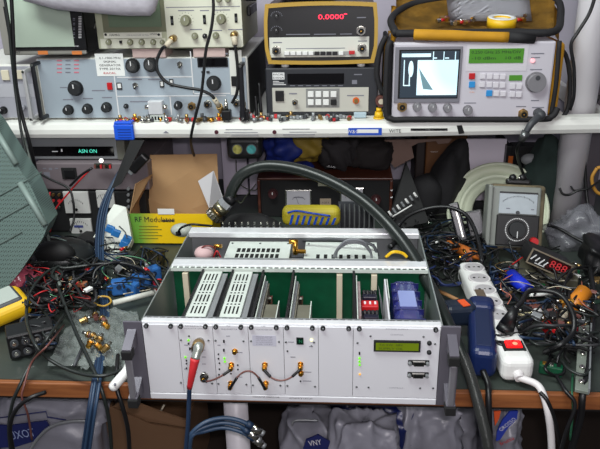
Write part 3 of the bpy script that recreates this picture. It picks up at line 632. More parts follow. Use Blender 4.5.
m = MB(); rect(m, 349, 50.5, 354.8, 54, Y-.0025, red, .006, .0006); m.build('red_key', t)
for px in (285, 361): c = P(px, 65, y+.01); MB().cyl((c.x, y+.012, zb-.0085), (c.x, y+.012, zb-.0005), .009, white, n=16).build('foot', t)
# ---- frequency counter
zt2 = zb-.009; cb = mat('charcoal_case', (36, 38, 44), .5)
xa, xb = P(266.5, 110, y).x, P(377.5, 110, y).x
t = thing('frequency_counter', 'charcoal frequency counter with grey lower panel and eight keys, below the multimeter', 'frequency counter', ((xa+xb)/2, .8, ZB))
MB().span((xa, y, ZB+.003), (xb, .92, zt2), cb, .003).build('case', t)
m = MB(); rect(m, 272.5, 87.5, 368.5, 111.5, y, mat('warm_grey_panel', (186, 184, 174), .5), .0015, .0004); m.build('lower_panel', t)
m = MB(); rect(m, 287.5, 73.5, 344, 84, y, glass_d, .0012); m.build('display_window', t)
m = MB(); rect(m, 272.5, 72.5, 284.5, 79.5, y, wink, .0008); label(m, 278.5, 74.4, y, 'RACAL', 11, .0055, dink, .001); label(m, 278.5, 77.8, y, 'DANA', 11, .0055, dink, .001)
for k, (a, b) in enumerate(((273, 279), (273, 284), (273, 286))): rect(m, a, 81+k*1.6, b, 81.7+k*1.6, y, wink, .0006)
for k in range(7): rect(m, 290+k*8, 85.4, 295+k*8, 86.1, y, ink, .0006)
rect(m, 354, 74, 362, 75, y, ink, .0006); rect(m, 352, 80, 357, 84, y, ink, .0006); rect(m, 289, 93, 297, 94.2, y-.0012, ink, .0008); rect(m, 347, 95, 364, 96, y-.0012, ink, .0008); m.build('printed_marking', t)
m = MB(); rect(m, 275.5, 90.5, 284, 101, y-.0015, black, .004, .001); m.build('power_rocker', t)
bnc(MB(), 295, 102, y-.0015, .0055, chrome).build('input_socket', t)
c = P(356, 100.5, y-.0015); MB().cyl((c.x, c.y, c.z), (c.x, c.y-.002, c.z), .0075, orange, n=18).cyl((c.x, c.y-.002, c.z), (c.x, c.y-.008, c.z), .0045, brass, n=14).build('output_socket', t)
m = MB(); rect(m, 306, 88.5, 339.5, 107.5, y-.0015, mat('mid_grey_keypad', (128, 128, 126), .5), .0008)
m.build('keypad_plate', t)
for r_ in range(2):
    for k in range(4):
        px, py = 310.8+k*7.6, 94+r_*8; m = MB(); rect(m, px-2.9, py-2.9, px+2.9, py+2.9, y-.0023, black if (r_, k) == (1, 3) else white, .004, .001); m.build('key', t)
for px in (280, 366): c = P(px, 114, y); MB().cyl((c.x, y+.015, ZB), (c.x, y+.015, ZB+.003), .008, black, n=12).build('foot', t)
# dark orange case corner behind the meter, and box above it
tag(MB().span((cx-.10, .72, zb+.1345), (cx+.03, .86, zb+.17), mat('rust_case', (120, 62, 40), .6), .004).build('storage_box'), 'rust-brown box lying on top of the bench multimeter at the picture top', 'box')
# ---- analyser
y = .625; xa, xb = P(391.5, 118, y).x, P(547.5, 118, y).x; zb = ZB+.006; ztp = P(470, 42, y).z
ag = mat('analyser_grey', (196, 192, 200), .45)
t = thing('spectrum_analyser', 'light grey spectrum analyser with bright screen and green display standing in a yellow bag', 'spectrum analyser', ((xa+xb)/2, .7, zb))
MB().span((xa, y, zb), (xb, .80, ztp), ag, .004).build('case', t)
m = MB(); rect(m, 394.5, 46.5, 461, 102.5, y, mat('grey_crt_bezel', (120, 118, 126), .45), .003, .001); rect(m, 398.5, 49.5, 459, 98.5, y-.003, blk2, .0006)
m = m.build('screen_bezel', t)
scm = mat('lit_screen_with_glare', (200, 225, 235), .2); nt = scm.node_tree; b = nt.nodes['Principled BSDF']  # emission blends the lit screen with glare painted into its colour
tc = nt.nodes.new('ShaderNodeTexCoord'); n1 = nt.nodes.new('ShaderNodeTexNoise'); n1.inputs['Scale'].default_value = 9; n1.inputs['Detail'].default_value = 1
rr = nt.nodes.new('ShaderNodeValToRGB'); rr.color_ramp.elements[0].position = .38; rr.color_ramp.elements[0].color = (.35, .55, .62, 1); rr.color_ramp.elements[1].position = .6; rr.color_ramp.elements[1].color = (.85, .95, 1, 1)
nt.links.new(tc.outputs['Object'], n1.inputs['Vector']); nt.links.new(n1.outputs[0], rr.inputs[0]); nt.links.new(rr.outputs[0], b.inputs['Emission Color']); b.inputs['Emission Strength'].default_value = .75
dsc = mat('dark_screen_area', (30, 36, 42), .3, emit=(60, 75, 90), es=.5)
yy = y-.0036
m = MB(); rect(m, 400.5, 51, 458, 97.5, yy, dsc, .0006)
rect(m, 417, 60, 457.5, 95, yy-.0006, scm, .0004)
m2 = scm; rect(m, 402, 53.5, 431, 57, yy-.0006, scm, .0004)
for px in (433, 443.5, 455): rect(m, px, 51.5, px+.9, 60, yy-.0006, scm, .0004)
for px in (433, 445): rect(m, px, 57.4, px+4, 58.6, yy-.0006, scm, .0004)
for a in ((403.5, 60, 404.5, 86), (403.5, 85, 410, 86), (409, 66, 410, 86)): rect(m, *a, yy-.0006, scm, .0004)
c = P(411, 69, yy-.0008); m.ball(c, .009, scm, (.62, .04, 1.9))
a1, a2, a3 = P(419, 68, yy-.001), P(433, 90, yy-.001), P(423, 89, yy-.001); m.prism([a1, a2, a3], (0, -.0003, 0), mat('teal_shadow_glyph', (90, 120, 128), .3, emit=(110, 140, 150), es=.6)); m.build('screen', t)
m = MB(); rect(m, 466.5, 44.5, 527.5, 71, y, mat('pale_grey_inset', (206, 202, 208), .45), .0008); m.build('display_surround', t)
m = MB(); rect(m, 469, 48.5, 523.5, 63, y-.0008, mat('lit_green_display', (60, 105, 40), .2, emit=(70, 125, 35), es=.55), .0012)
for k, s_ in enumerate(('0.250 GHz 25 MHz/DIV', '-10 dBm    10 dB')):
    label(m, 496, 52+k*6, y, s_, 46, .0085, mat('dark_green_digit', (20, 50, 20), .5), .0022)
m.build('green_display', t)
m = MB()
for a in ((472, 65.5, 478, 66.5), (483, 65.5, 490, 66.5), (497, 65.5, 505, 66.5), (510, 65.5, 521, 66.5), (475, 46, 485, 47), (505, 46, 520, 47), (531, 53, 544, 54), (531, 57, 540, 58), (530, 69, 542, 70), (531, 100, 539, 101), (516, 106, 526, 107), (532, 107, 544, 108), (464, 102.5, 476, 103.4)): rect(m, *a, y, ink, .0006)
label(m, 472, 92, y, 'CAL', 5, .004, mat('peach_ink', (225, 150, 110), .6)); m.build('printed_marking', t)
def key(px, py, w, h, mm): m = MB(); rect(m, px-w/2, py-h/2, px+w/2, py+h/2, y, mm, .004, .0008); m.build('key', t)
bluk = mat('sky_blue_key', (45, 140, 205), .4); keyw = mat('pale_key', (214, 210, 216), .4)
key(471.8, 76, 6, 6, red); key(471.8, 84.3, 6, 6, bluk); key(489, 93, 6, 6, bluk)
for px, py in ((482.5, 76), (489.5, 76.2), (496, 76.4), (502.5, 76.6), (482, 84.2), (489, 84.4), (495.5, 84.8), (502.2, 85), (512.3, 86), (518.8, 86.2), (496, 93.2), (502.8, 93.5), (512, 94), (518.6, 94.2)): key(px, py, 5.4, 5.4, keyw)
m = MB(); rect(m, 509, 75, 522, 80.5, y, MATS['lit_green_display'], .002, .0004); m.build('small_green_display', t)
c = P(532.5, 60.5, y); MB().cyl((c.x, y, c.z), (c.x, y-.003, c.z), .0042, mat('lit_pink_lamp', (255, 190, 190), .3, emit=(255, 120, 130), es=1.4), n=14).build('indicator_lamp', t)
c = P(535.5, 82, y); kb = mat('silver_grey_knob', (140, 138, 142), .35, .3)
MB().cyl((c.x, y, c.z), (c.x, y-.003, c.z), .0215, kb, n=32).cyl((c.x, y-.003, c.z), (c.x, y-.015, c.z), .0195, kb, .0185, n=32).cyl((c.x, y-.0151, c.z+.011), (c.x, y-.0158, c.z+.011), .005, dkgrey, n=16).build('tuning_knob', t)
for q in ((417, 106.5), (432.3, 107), (447.3, 107.5), (467.5, 109.8)): knob(MB(), *q, y, .0088 if q[0] < 460 else .0095, kb, .014).build('knob', t)
bnc(MB(), 402, 106.5, y, .009, brass, .012).build('coax_socket', t); bnc(MB(), 522.8, 113.5, y, .0085, brass, .012).build('coax_socket', t)
# lead plugged into the analyser
t = thing('black_plug_lead', 'thick black coaxial lead plugged into the lower right corner of the analyser', 'cable', P(530, 125, .60))
c = P(538, 113, y)
MB().cyl((c.x, y-.0005, c.z), (c.x, y-.02, c.z), .011, dkgrey, n=16).ball((c.x, y-.02, c.z), .0112, dkgrey).build('plug_collar', t)
MB().tube([Vector((c.x, y-.02, c.z)), P(532, 123, .588), P(526, 132, .585)], lambda s_: .0085-.002*s_, dkgrey, 12).build('plug_body', t)
MB().cyl(P(526.5, 131.5, .585), P(521, 141, .585), .0095, mat('grey_steel_ferrule', (110, 112, 112), .3, .8), .007, n=14).build('ferrule', t)
MB().tube([P(521, 140, .585), P(517, 150, .60), P(520, 165, .66), P(528, 185, .70)], .0035, black, 8).build('coax', t)
# ---- yellow bag around the analyser
by = mat('yellow_bag_fabric', (192, 138, 16), .75, noise=.15, ns=30, bump=.2); bk = mat('black_webbing', (24, 23, 26), .75)
bgl = P(387, 118, .66).x; bgr = P(566, 118, .66).x
t = thing('padded_instrument_bag', 'yellow and black padded bag wrapped around the spectrum analyser with its top pocket open', 'bag', ((bgl+bgr)/2, .75, ZB+.005))
MB().span((xa-.012, y+.004, ZB+.0002+.006), (xa-.002, .84, ztp), bk, .004).build('left_wall', t)
m = MB().span((xb+.002, y+.006, ZB+.008), (xb+.022, .84, ztp-.004), by, .009, 3); m.build('right_wall', t)
MB().tube([(xb+.008, y+.004, ZB+.012), (xb+.009, y, ZB+.08), (xb+.006, y+.002, ztp)], .005, bk, 8).build('right_piping', t)
MB().tube([(xa-.006, y, ztp+.004), (xa-.013, y-.006, ztp-.02), (xa-.013, y-.006, ZB+.03), (xa, y-.008, ZB+.0085), (xa+.05, y-.008, ZB+.0075), (xb-.03, y-.008, ZB+.0065), (xb+.006, y-.008, ZB+.012), (xb+.018, y-.004, ZB+.03)], .0062, bk, 8).build('front_piping', t)
MB().span((xa+.001, y+.01, ZB+.0005+.002), (xb-.001, .84, zb-.0008), bk).span((xa, .805, zb), (xb, .84, ztp), by).build('back_wall', t)
MB().tube([P(414, 34.5, .63), P(430, 35, .625), P(470, 36, .625), P(508, 37, .625)], .0115, by, 14).tube([P(508, 37, .625), P(534, 38.5, .63)], .0115, bk, 14).build('rolled_flap', t)
# side strap and flap at left
MB().grid(lambda a, b: P(391-7*a+(-9)*b*(1-a)+(-2)*b*a, 40+70*b, .66+.03*a), 4, 8, by, .006).build('left_flap', t)
MB().tube([P(386, 36, .66), P(380, 50, .66), P(377, 75, .66), P(383, 95, .66)], .006, bk, 8).build('left_strap', t)
# open pocket: dish
def dish(u, v):
    # u along width, v front -> back
    px = 396+158*u; f0 = P(px, 30.5, .632); r0 = P(px, 3-6*math.sin(math.pi*u)*.3, .80)
    f0.z = ztp+.018; r0.z = ztp+.075
    p = f0.lerp(r0, v); p.z -= .022*math.sin(math.pi*v)*math.sin(math.pi*min(1, max(0, u)))**.5
    return p
MB().grid(dish, 20, 10, mat('pocket_lining', (165, 122, 40), .8, noise=.5, ns=25), .003).build('pocket_lining', t)
rim = [dish(0, 0), dish(.25, -.02), dish(.5, -.03), dish(.75, -.02), dish(1, 0), dish(1.04, .4), dish(1.02, .85), dish(.9, 1.02), dish(.6, 1.05), dish(.3, 1.0), dish(.08, .85), dish(-.03, .4), dish(0, 0)]
MB().tube(rim, .0078, bk, 10).build('pocket_rim', t)
MB().grid(lambda a, b: dish(.0-.02+.05*a, .05+.8*b)-Vector((.004, .004, .004+.03*(1-a)*(1-b))), 3, 6, by, .006).build('left_gusset', t)
MB().grid(lambda a, b: dish(.97+.06*a, .1+.8*b)-Vector((-.004, 0, .03*a)), 3, 6, by, .006).build('right_gusset', t)
MB().tube([P(558, 48, .66), P(566, 56, .66), P(570, 80, .66), P(568, 108, .66), P(560, 120, .65)], .0048, bk, 8).build('shoulder_strap', t)
MB().box(P(541, 33, .64), (.020, .006, .012), chrome, Matrix.Rotation(.3, 4, 'Y'), .002).tube([P(541, 42, .64), P(543, 50, .65), P(540, 56, .66)], .0035, chrome, 8).build('strap_buckle', t)
# pocket contents
c = dish(.66, .30)+Vector((0, -.012, .006)); F = frame(c, 0, .12)
m = MB(F); m.lathe([(.017, 0), (.030, 0), (.030, .019), (.017, .019), (.017, 0)], yellow, n=32).lathe([(.018, .0195), (.0285, .0195), (.0285, .0205), (.018, .0205), (.018, .0195)], white, n=32).cyl((0, 0, .004), (0, 0, .016), .0175, white, n=20)
tag(m.build('tape_roll'), 'roll of yellow tape with white top lying in the open bag pocket', 'tape roll')
m = MB(); 
m.grid(lambda a, b: P(449+83*a-3*b, 21-26*b, .70+.02*b), 6, 3, mat('blue_grey_card', (182, 182, 190), .4, noise=.06, ns=10), .002)
tag(m.build('grey_sheet'), 'large grey sheet leaning at the back of the bag pocket', 'sheet')
for i in range(16):
    u = (.28+.024*i) if i < 12 else .76+.02*(i-12)
    c = dish(u, .22+.35*rnd.random())+Vector((0, 0, .017)); a = rnd.uniform(0, 3.1); dv = Vector((math.cos(a), math.sin(a), .1))*.009
    m = MB().cyl(c-dv, c, .0048, (chrome, brass, gold)[i % 3], n=6, sm=False).cyl(c, c+dv, .0035, (chrome, copper, red)[i % 3 if i % 4 else 2], n=10)
    tag(m.build('coax_adaptor'), ORD[i]+' from the left of the small adaptors in the open bag pocket', 'adaptor', 'adaptors heaped in the bag pocket')
# ---- bits along the shelf edge
def litter(px0, px1, n, y0, y1, label_, group):
    for i in range(n):
        px = px0+(px1-px0)*(i+.5)/n+rnd.uniform(-1., 1.); yv = rnd.uniform(y0, y1); c = P(px, 121, yv); z = shz(c.x)+.0052
        a = rnd.uniform(0, 6.28); dv = Vector((math.cos(a), math.sin(a), 0)); c = Vector((c.x, yv, z)); k = rnd.choice((chrome, brass, dkgrey, alud, alud, gold))
        m = MB().cyl(c-dv*.012, c-dv*.003, .0036, k, n=10).cyl(c-dv*.003, c+dv*.003, .0052, rnd.choice((chrome, brass, alud, redr)), n=6, sm=False).cyl(c+dv*.003, c+dv*.012, .0042, k, n=12)
        if i % 3 == 0: m.cyl(c, c+Vector((0, 0, .012)), .0038, k, n=10)
        tag(m.build('coax_adaptor'), ORD[i]+' from the left of the '+label_, 'adaptor', group)
litter(118, 182, 13, .628, .65, 'small loose adaptors lying before the blue generator panel', 'adaptors in front of the generator')
litter(185, 222, 7, .628, .645, 'small adaptors right of the square attenuator on the shelf', 'adaptors near the black cube terminals')
litter(250, 262, 4, .63, .66, 'four small adaptors at the foot of the black probes', 'adaptors beside the probe')
litter(266, 352, 12, .632, .668, 'small adaptors lying before the frequency counter', 'adaptors in front of the counter')
c = P(157, 110, .642); m = MB().span((c.x-.017, .632, ZB+.017), (c.x+.015, .652, ZB+.046), alu, .001).span((c.x-.015, .634, ZB+.0005), (c.x+.016, .65, ZB+.016), galv, .001)
for dx in (-.026, .024): m.cyl((c.x+dx, .642, ZB+.032), (c.x+dx*.5, .642, ZB+.032), .005, chrome, n=10).cyl((c.x+dx, .642, ZB+.009), (c.x+dx*.5, .642, ZB+.009), .005, chrome, n=10)
for k in range(4): m.box((c.x-.010+k*.007, .6338, ZB+.008), (.004, .0006, .008), slot)
tag(m.build('step_attenuator'), 'square aluminium attenuator box with coaxial stubs in front of the blue generator', 'attenuator')
for q, a_, lb in (((261, 112), (259, 83), 'upright black test probe standing left of the frequency counter'), ((257, 116), (255.5, 96), 'shorter black test probe beside the taller one on the shelf')):
    m = MB().tube([P(*q, .66), P((q[0]+a_[0])/2, (q[1]+a_[1])/2, .662), P(*a_, .665)], lambda s_: .0042-.0015*s_, black, 10)
    tag(m.build('test_probe'), lb, 'probe')
m = MB().tube([(P(240, 119, .64).x, .635, ZB+.004), P(250, 114, .645), (P(255, 119, .64).x, .64, ZB+.004)], .0035, redr, 8); tag(m.build('red_clip_lead'), 'red clip lying on the shelf edge near the probe', 'clip')
c = P(379, 106, .655); m = MB().cyl((c.x, .655, ZB+.004), (c.x, .655, ZB+.016), .0105, yellow, .008, n=16).cyl((c.x, .655, ZB+.016), (c.x, .655, ZB+.024), .006, yellow, n=14); m.cyl((c.x, .655, ZB+.0005), (c.x, .655, ZB+.004), .012, yellow, n=16)
tag(m.build('yellow_stopper'), 'small yellow stopper standing between the counter and the analyser bag', 'stopper')
c = P(381, 101, .655); m = MB().cyl((c.x, .648, c.z), (c.x, .668, c.z), .012, mat('brown_rubber', (88, 48, 40), .5), n=18).cyl((c.x, .6475, c.z), (c.x, .648, c.z), .006, beige, n=14)
tag(m.build('round_reel'), 'small round brown reel above the yellow cap', 'reel')
c = P(361, 114.5, .66); tag(MB().span((c.x-.016, .655, ZB+.0016), (c.x+.012, .663, ZB+.014), mat('pale_blue_plastic', (165, 185, 195), .4), .002).build('small_box'), 'small pale blue box on the shelf below the counter corner', 'box')
# blue clamp on the shelf edge
c = P(125, 131, SY); m = MB().span((c.x-.0225, SY-.011, c.z-.019), (c.x+.0225, SY-.0022, c.z+.018), mat('bright_blue_plastic', (28, 88, 215), .4), .004, 3).span((c.x-.02, SY-.011, shz(c.x)+.0005), (c.x+.02, SY+.014, shz(c.x)+.006), MATS['bright_blue_plastic'], .002)
for k in range(4): m.box((c.x+.002, SY-.0112, c.z-.012+k*.006), (.03, .0008, .0014), mat('deep_blue_groove', (10, 40, 120), .6))
tag(m.build('blue_clip'), 'bright blue plastic clip hooked over the white shelf edge', 'clip')
# ---- grey cloth bundle drooping at the top
clo = mat('pale_grey_fleece', (186, 182, 190), .95, noise=.12, ns=60, bump=.35)
def cl(a, b):
    px = 24+136*a; lo = 1+9*min(1, a/.25)+6*max(0, min(1, (a-.25)/.5))-22*max(0, a-.955)/.045
    s_ = b*2*math.pi; z0 = P(px, lo, .60).z; r = .03
    c = P(px, lo, .60); return Vector((c.x, .60+.018*math.cos(s_), z0+.035+.035*math.sin(s_)))
tag(MB().grid(cl, 28, 16, clo).build('folded_cloth'), 'folded pale grey cloth drooping across the top left of the instruments', 'cloth')
# ---- long cables hanging in front of the instruments
cable('thin black cable running straight down over the oscilloscope and generator to below the shelf', [P(212, -12, .60), P(213.5, 8, .60), P(211, 30, .60), P(206, 50, .60), P(203.5, 75, .60), P(201, 95, .60), P(195, 118, .60), P(191, 138, .605), P(193, 152, .66), P(200, 170, .75)], .0032, black)
# ================================================================ under the shelf
def plate(mb, pts, y, t, m): return mb.prism([P(a, b, y) for a, b in pts], (0, t, 0), m)
# receiver with lit clock
y = .655; a = P(-40, 142, y); b = P(118, 158, y); zt_, zl_ = .231, P(60, 159.5, y).z
t = thing('slim_receiver', 'slim silver and black receiver with lit cyan characters hung directly beneath the shelf', 'receiver', ((a.x+b.x)/2, .75, zl_))
MB().span((a.x, y, zl_), (b.x, .88, zt_), alud, .003).build('case', t)
m = MB(); rect(m, -38, 146.5, 114, 156, y, glass_d, .0015, .0003); m.build('dark_window', t)
m = MB(); label(m, 88, 151, y, 'ASN ON', 20, .012, mat('lit_cyan_digit', (120, 255, 225), .3, emit=(60, 235, 195), es=.6), .002); m.build('lit_characters', t)
m = MB(); rect(m, 15, 149, 20, 153, y-.0012, wink, .0006); rect(m, 52, 151, 58, 151.8, y-.0012, wink, .0006); rect(m, 61, 149, 62.5, 151.5, y-.0012, wink, .0006); m.build('printed_marking', t)
MB().span((b.x+.0005, y-.004, zl_), (b.x+.02, .80, zt_), mat('olive_grey_cap', (98, 98, 88), .5), .002).build('end_cap', t)
# brownish grey instrument
y = .635; a = P(34, 163, y); b = P(150, 190, y)
t = thing('grey_switch_unit', 'low mauve-grey instrument with a black rocker switch, below the slim receiver', 'instrument', ((a.x+b.x)/2, .85, b.z))
mg = mat('mauve_grey_case', (112, 102, 106), .55, noise=.1, ns=12)
MB().span((a.x, y, b.z), (b.x, .88, a.z), mg, .003).build('case', t)
m = MB(); rect(m, 62, 167.5, 77, 179, y, blk2, .003, .001); rect(m, 64.5, 169.5, 74.5, 177, y-.003, black, .004, .001); m.build('rocker_switch', t)
m = MB(); [rect(m, 43+k*6, 168, 46+k*6, 169+k % 2, y, ink, .0006) for k in range(3)]; rect(m, 44, 172, 50, 178, y, ink, .0005); m.build('printed_marking', t)
# black meter panel beneath it
a = P(26, 191.2, y); b = P(150, 236, y); z0 = .001
t = thing('meter_panel_unit', 'black rack unit with three white-faced meters and red wires behind the desk clutter', 'instrument', ((a.x+b.x)/2, .85, z0))
MB().span((a.x, y, z0), (b.x, .88, a.z), blk2, .003).build('case', t)
mw = mat('meter_face_white', (196, 196, 192), .35)
for (x0_, y0_, x1_, y1_) in ((65, 191, 90, 212.5), (97.5, 190, 115, 207), (71.5, 218, 92.5, 234)):
    m = MB(); rect(m, x0_, y0_, x1_, y1_, y, mw, .006, .001)
    c = P((x0_+x1_)/2, y1_-4, y); m.cyl((c.x, y-.006, c.z), (c.x, y-.009, c.z), .0032, black, n=12)
    for k in range(9):
        a_ = math.radians(-50+12.5*k); m.box((c.x+.022*math.sin(a_), y-.0063, c.z+.024*math.cos(a_)), (.001, .0005, .004), dink)
    m.box((c.x-.006, y-.0068, c.z+.012), (.0008, .0005, .024), dink, Matrix.Rotation(-.35, 4, 'Y'))
    if y0_ > 215: m.box((c.x-.004, y-.0065, c.z+.012), (.022, .0006, .006), mat('blue_print', (60, 70, 130), .5))
    m.build('panel_meter', t)
for px in (45, 54, 60): 
    for k in range(3): c = P(px, 194+k*6, y); MB().cyl((c.x, y, c.z), (c.x, y-.008, c.z), .0035, (brass, redr, chrome)[k], n=10).build('terminal', t)
for k in range(5): c = P(129, 188+k*6, y); MB().cyl((c.x, y, c.z), (c.x, y-.008, c.z), .0035, alud, n=10).build('terminal', t)
cable('red wire hanging over the meter panel, left of the white meters', [P(50, 192, .61), P(49, 205, .60), P(52, 218, .59), P(50, 232, .56)], .0022, redr, n=6)
cable('red wire crossing the grey switch unit down to the left of the meters', [P(92, 168, .61), P(80, 180, .60), P(66, 196, .59), P(55, 210, .58), P(50, 226, .56)], .002, red, n=6)
cable('red wire along the top of the grey switch unit', [P(36, 165, .62), P(34, 180, .61), P(45, 200, .60), P(48, 228, .57)], .0016, red, n=6)
cable('black lead sagging across the grey switch unit in front of its rocker', [P(36, 172, .61), P(52, 180, .60), P(68, 188, .59), P(73, 200, .58), P(74, 218, .57), P(70, 232, .54)], .0026, black)
cable('black lead rising from the first white meter to the small lamp board', [P(70, 186, .59), P(80, 176, .59), P(92, 168, .59)], .0028, black)
m = MB(); c = P(103, 166, .615); m.box(c, (.040, .004, .012), pcbd, None, .001)
for k in range(6): m.box((c.x-.017+k*.007, c.y-.004, c.z), (.004, .005, .008), (copper, chrome, redr)[k % 3])
m.ball((c.x-.001, c.y-.004, c.z+.014), .005, mat('lit_white_lamp', (255, 255, 250), .3, emit=(255, 255, 245), es=2), n=10).cyl((c.x-.001, c.y-.003, c.z+.005), (c.x-.001, c.y-.003, c.z+.012), .0015, chrome)
tag(m.build('lamp_board'), 'small circuit board with a bright white lamp below the blue shelf clip', 'circuit board')
c = P(139, 163, .615); m = MB(frame(c, 0, 0, -.75)); m.box((0, 0, 0), (.05, .02, .022), black, None, .004).box((-.029, 0, 0), (.01, .012, .014), alud, None, .001)
tag(m.build('black_adaptor_plug'), 'black rectangular plug hanging between the lamp board and the cardboard box', 'plug')
m = MB().prism([P(130, 141, .56), P(144, 141, .56), P(121, 184, .52), P(111, 189, .52)], (0, .006, 0), blk2); tag(m.build('black_strap'), 'black strap slanting down from the shelf underside above the blue cable bundle', 'strap')
# dark blue cable bundle
t = thing('blue_cable_bundle', 'bundle of dark blue-grey cables running down the left side over the desk edge', 'cable bundle', P(100, 300, .2))
def BP(px, py, y):
    return Z(px, py, .010) if 285 < py < 380 else P(px, py, y)
bpts = [(128, 160, .63), (114, 183, .60), (104, 208, .55), (100, 235, .49), (100, 262, .42), (103, 290, .34), (105, 320, .25), (101, 352, .14), (98, 372, .1), (96, 385, .022), (92, 410, -.005), (86, 452, -.005), (80, 500, 0)]
for k in range(4):
    MB().tube([BP(a+(k-1.5)*(2.3 if i > 1 else 1.2), b, y_-.004*(k % 2)) for i, (a, b, y_) in enumerate(bpts)], .0024 if k % 2 else .0028, (navy, mat('slate_blue_jacket', (40, 62, 88), .45))[k % 2], 8).build('cable_strand', t)
MB().tube([Z(94, 303, .016), Z(99, 297, .018), Z(108, 297, .018), Z(111, 302, .016), Z(104, 306, .018), Z(94, 304, .016)], .0018, mat('ochre_tie', (190, 150, 60), .6), 6).build('wire_tie', t)
# cardboard box
card = mat('brown_cardboard', (168, 132, 92), .85, noise=.1, ns=14); yb = .565
tmp = P(133, 243, yb); bx0 = tmp.x; bx1 = P(214, 245, yb).x; bz0 = tmp.z; bz1 = P(170, 214, yb).z; by1 = .655
t = thing('modulator_carton', 'open cardboard carton with yellow front and handwritten black lettering', 'carton', ((bx0+bx1)/2, .61, bz0))
yel = mat('yellow_print', (238, 196, 10), .5); ob = bx0
nt = yel.node_tree; tc = nt.nodes.new('ShaderNodeTexCoord'); sx = nt.nodes.new('ShaderNodeSeparateXYZ'); r = nt.nodes.new('ShaderNodeValToRGB')
wv = nt.nodes.new('ShaderNodeMapRange'); wv.inputs[1].default_value = -.085; wv.inputs[2].default_value = -.03
nt.links.new(tc.outputs['Object'], sx.inputs[0]); nt.links.new(sx.outputs[0], wv.inputs[0]); nt.links.new(wv.outputs[0], r.inputs[0]); nt.links.new(r.outputs[0], nt.nodes['Principled BSDF'].inputs['Base Color'])
r.color_ramp.elements[0].color = (lin(110), lin(165), lin(60), 1); r.color_ramp.elements[1].color = (lin(238), lin(196), lin(12), 1); r.color_ramp.elements[0].position = .2
MB().span((bx0, yb, bz0), (bx1, yb+.002, bz1), yel).build('front_panel', t)
MB().span((bx0, yb+.002, bz0), (bx0+.002, by1, bz1), card).span((bx0+.002, yb+.002, bz0), (bx1, by1, bz0+.002), card).build('base', t)
MB().span((bx1-.002, yb+.002, bz0+.002), (bx1, by1, bz1), yel).build('side_panel', t)
l0, l1 = P(149, 199, by1), P(219, 199, by1); l2, l3 = P(217, 154, .675), P(150, 155, .675)
MB().prism([(bx0+.002, by1, bz0+.002), (bx1, by1, bz0+.002), (bx1, by1, l1.z), l1, l2, l3, l0, (bx0+.002, by1, l0.z)], (0, .002, 0), card).build('back_lid', t)
MB().prism([(bx0, yb, bz1), P(135, 184, .60), P(152, 174, .645), (bx0+.001, by1, bz1)], (.0018, 0, 0), card).build('left_flap', t)
fi = mat('white_board_inside', (186, 184, 186), .7)
MB().prism([P(209, 208, .60), P(198, 181, .62), P(213, 171, .64), P(224, 203, .64)], (.0018, .001, 0), fi).build('right_flap', t)
m = MB(); c0, c1 = P(158, 214, yb-.001), P(174, 208.5, yb-.001); m.box(((c0.x+c1.x)/2, yb-.0008, (c0.z+c1.z)/2-.001), (c1.x-c0.x, .0012, c1.z-c0.z), white, None, .0005); m.build('white_tab', t)
m = MB(); m.text('RF Modulator', (P(154.5, 219.5, yb).x, yb-.0008, P(154.5, 219.5, yb).z), .018, dink, width=43/470)
m.box((P(168, 220.5, yb).x, yb-.0008, P(168, 220.7, yb).z), (.030, .0006, .0035), dink)
for k in range(5): rect(m, 139, 226+k*3, 158+k % 2*4, 226.6+k*3, yb-.0002, mat('olive_print', (120, 120, 30), .6), .0006)
m.build('lettering', t)
# grey moulded adaptor hanging on the carton front
t = thing('moulded_adaptor', 'pale grey rounded plastic adaptor with black cable in front of the yellow carton', 'adaptor', P(182, 236, .50))
MB().ball(P(182, 230, .50), .024, mat('pale_grey_green_plastic', (170, 176, 166), .4), (1.05, .7, .62)).build('body', t)
MB().cyl(P(180, 233, .475), P(176.5, 234, .47), .006, black, .0045, n=12).tube([P(178, 233, .47), P(181, 228, .46), P(190, 224.5, .455), P(201, 225, .45), P(212, 226, .43)], .0024, black, 8).build('black_cable', t)
# lens device
y = .64; a = P(226, 143, y); b = P(262, 160, y)
t = thing('twin_lens_unit', 'black rounded unit with two round coloured lenses hanging under the shelf', 'lamp unit', ((a.x+b.x)/2, y+.02, b.z))
MB().span((a.x, y, b.z), (b.x, y+.05, .2325), black, .012, 4).build('housing', t)
for px, cc in ((237.5, (150, 145, 80)), (251.5, (70, 140, 140))):
    c = P(px, 149, y); MB().cyl((c.x, y, c.z), (c.x, y-.003, c.z), .0125, dkgrey, n=24).cyl((c.x, y-.003, c.z), (c.x, y-.004, c.z), .0105, mat('lens_%d' % px, cc, .2, noise=.5, ns=90), n=24).build('lens', t)
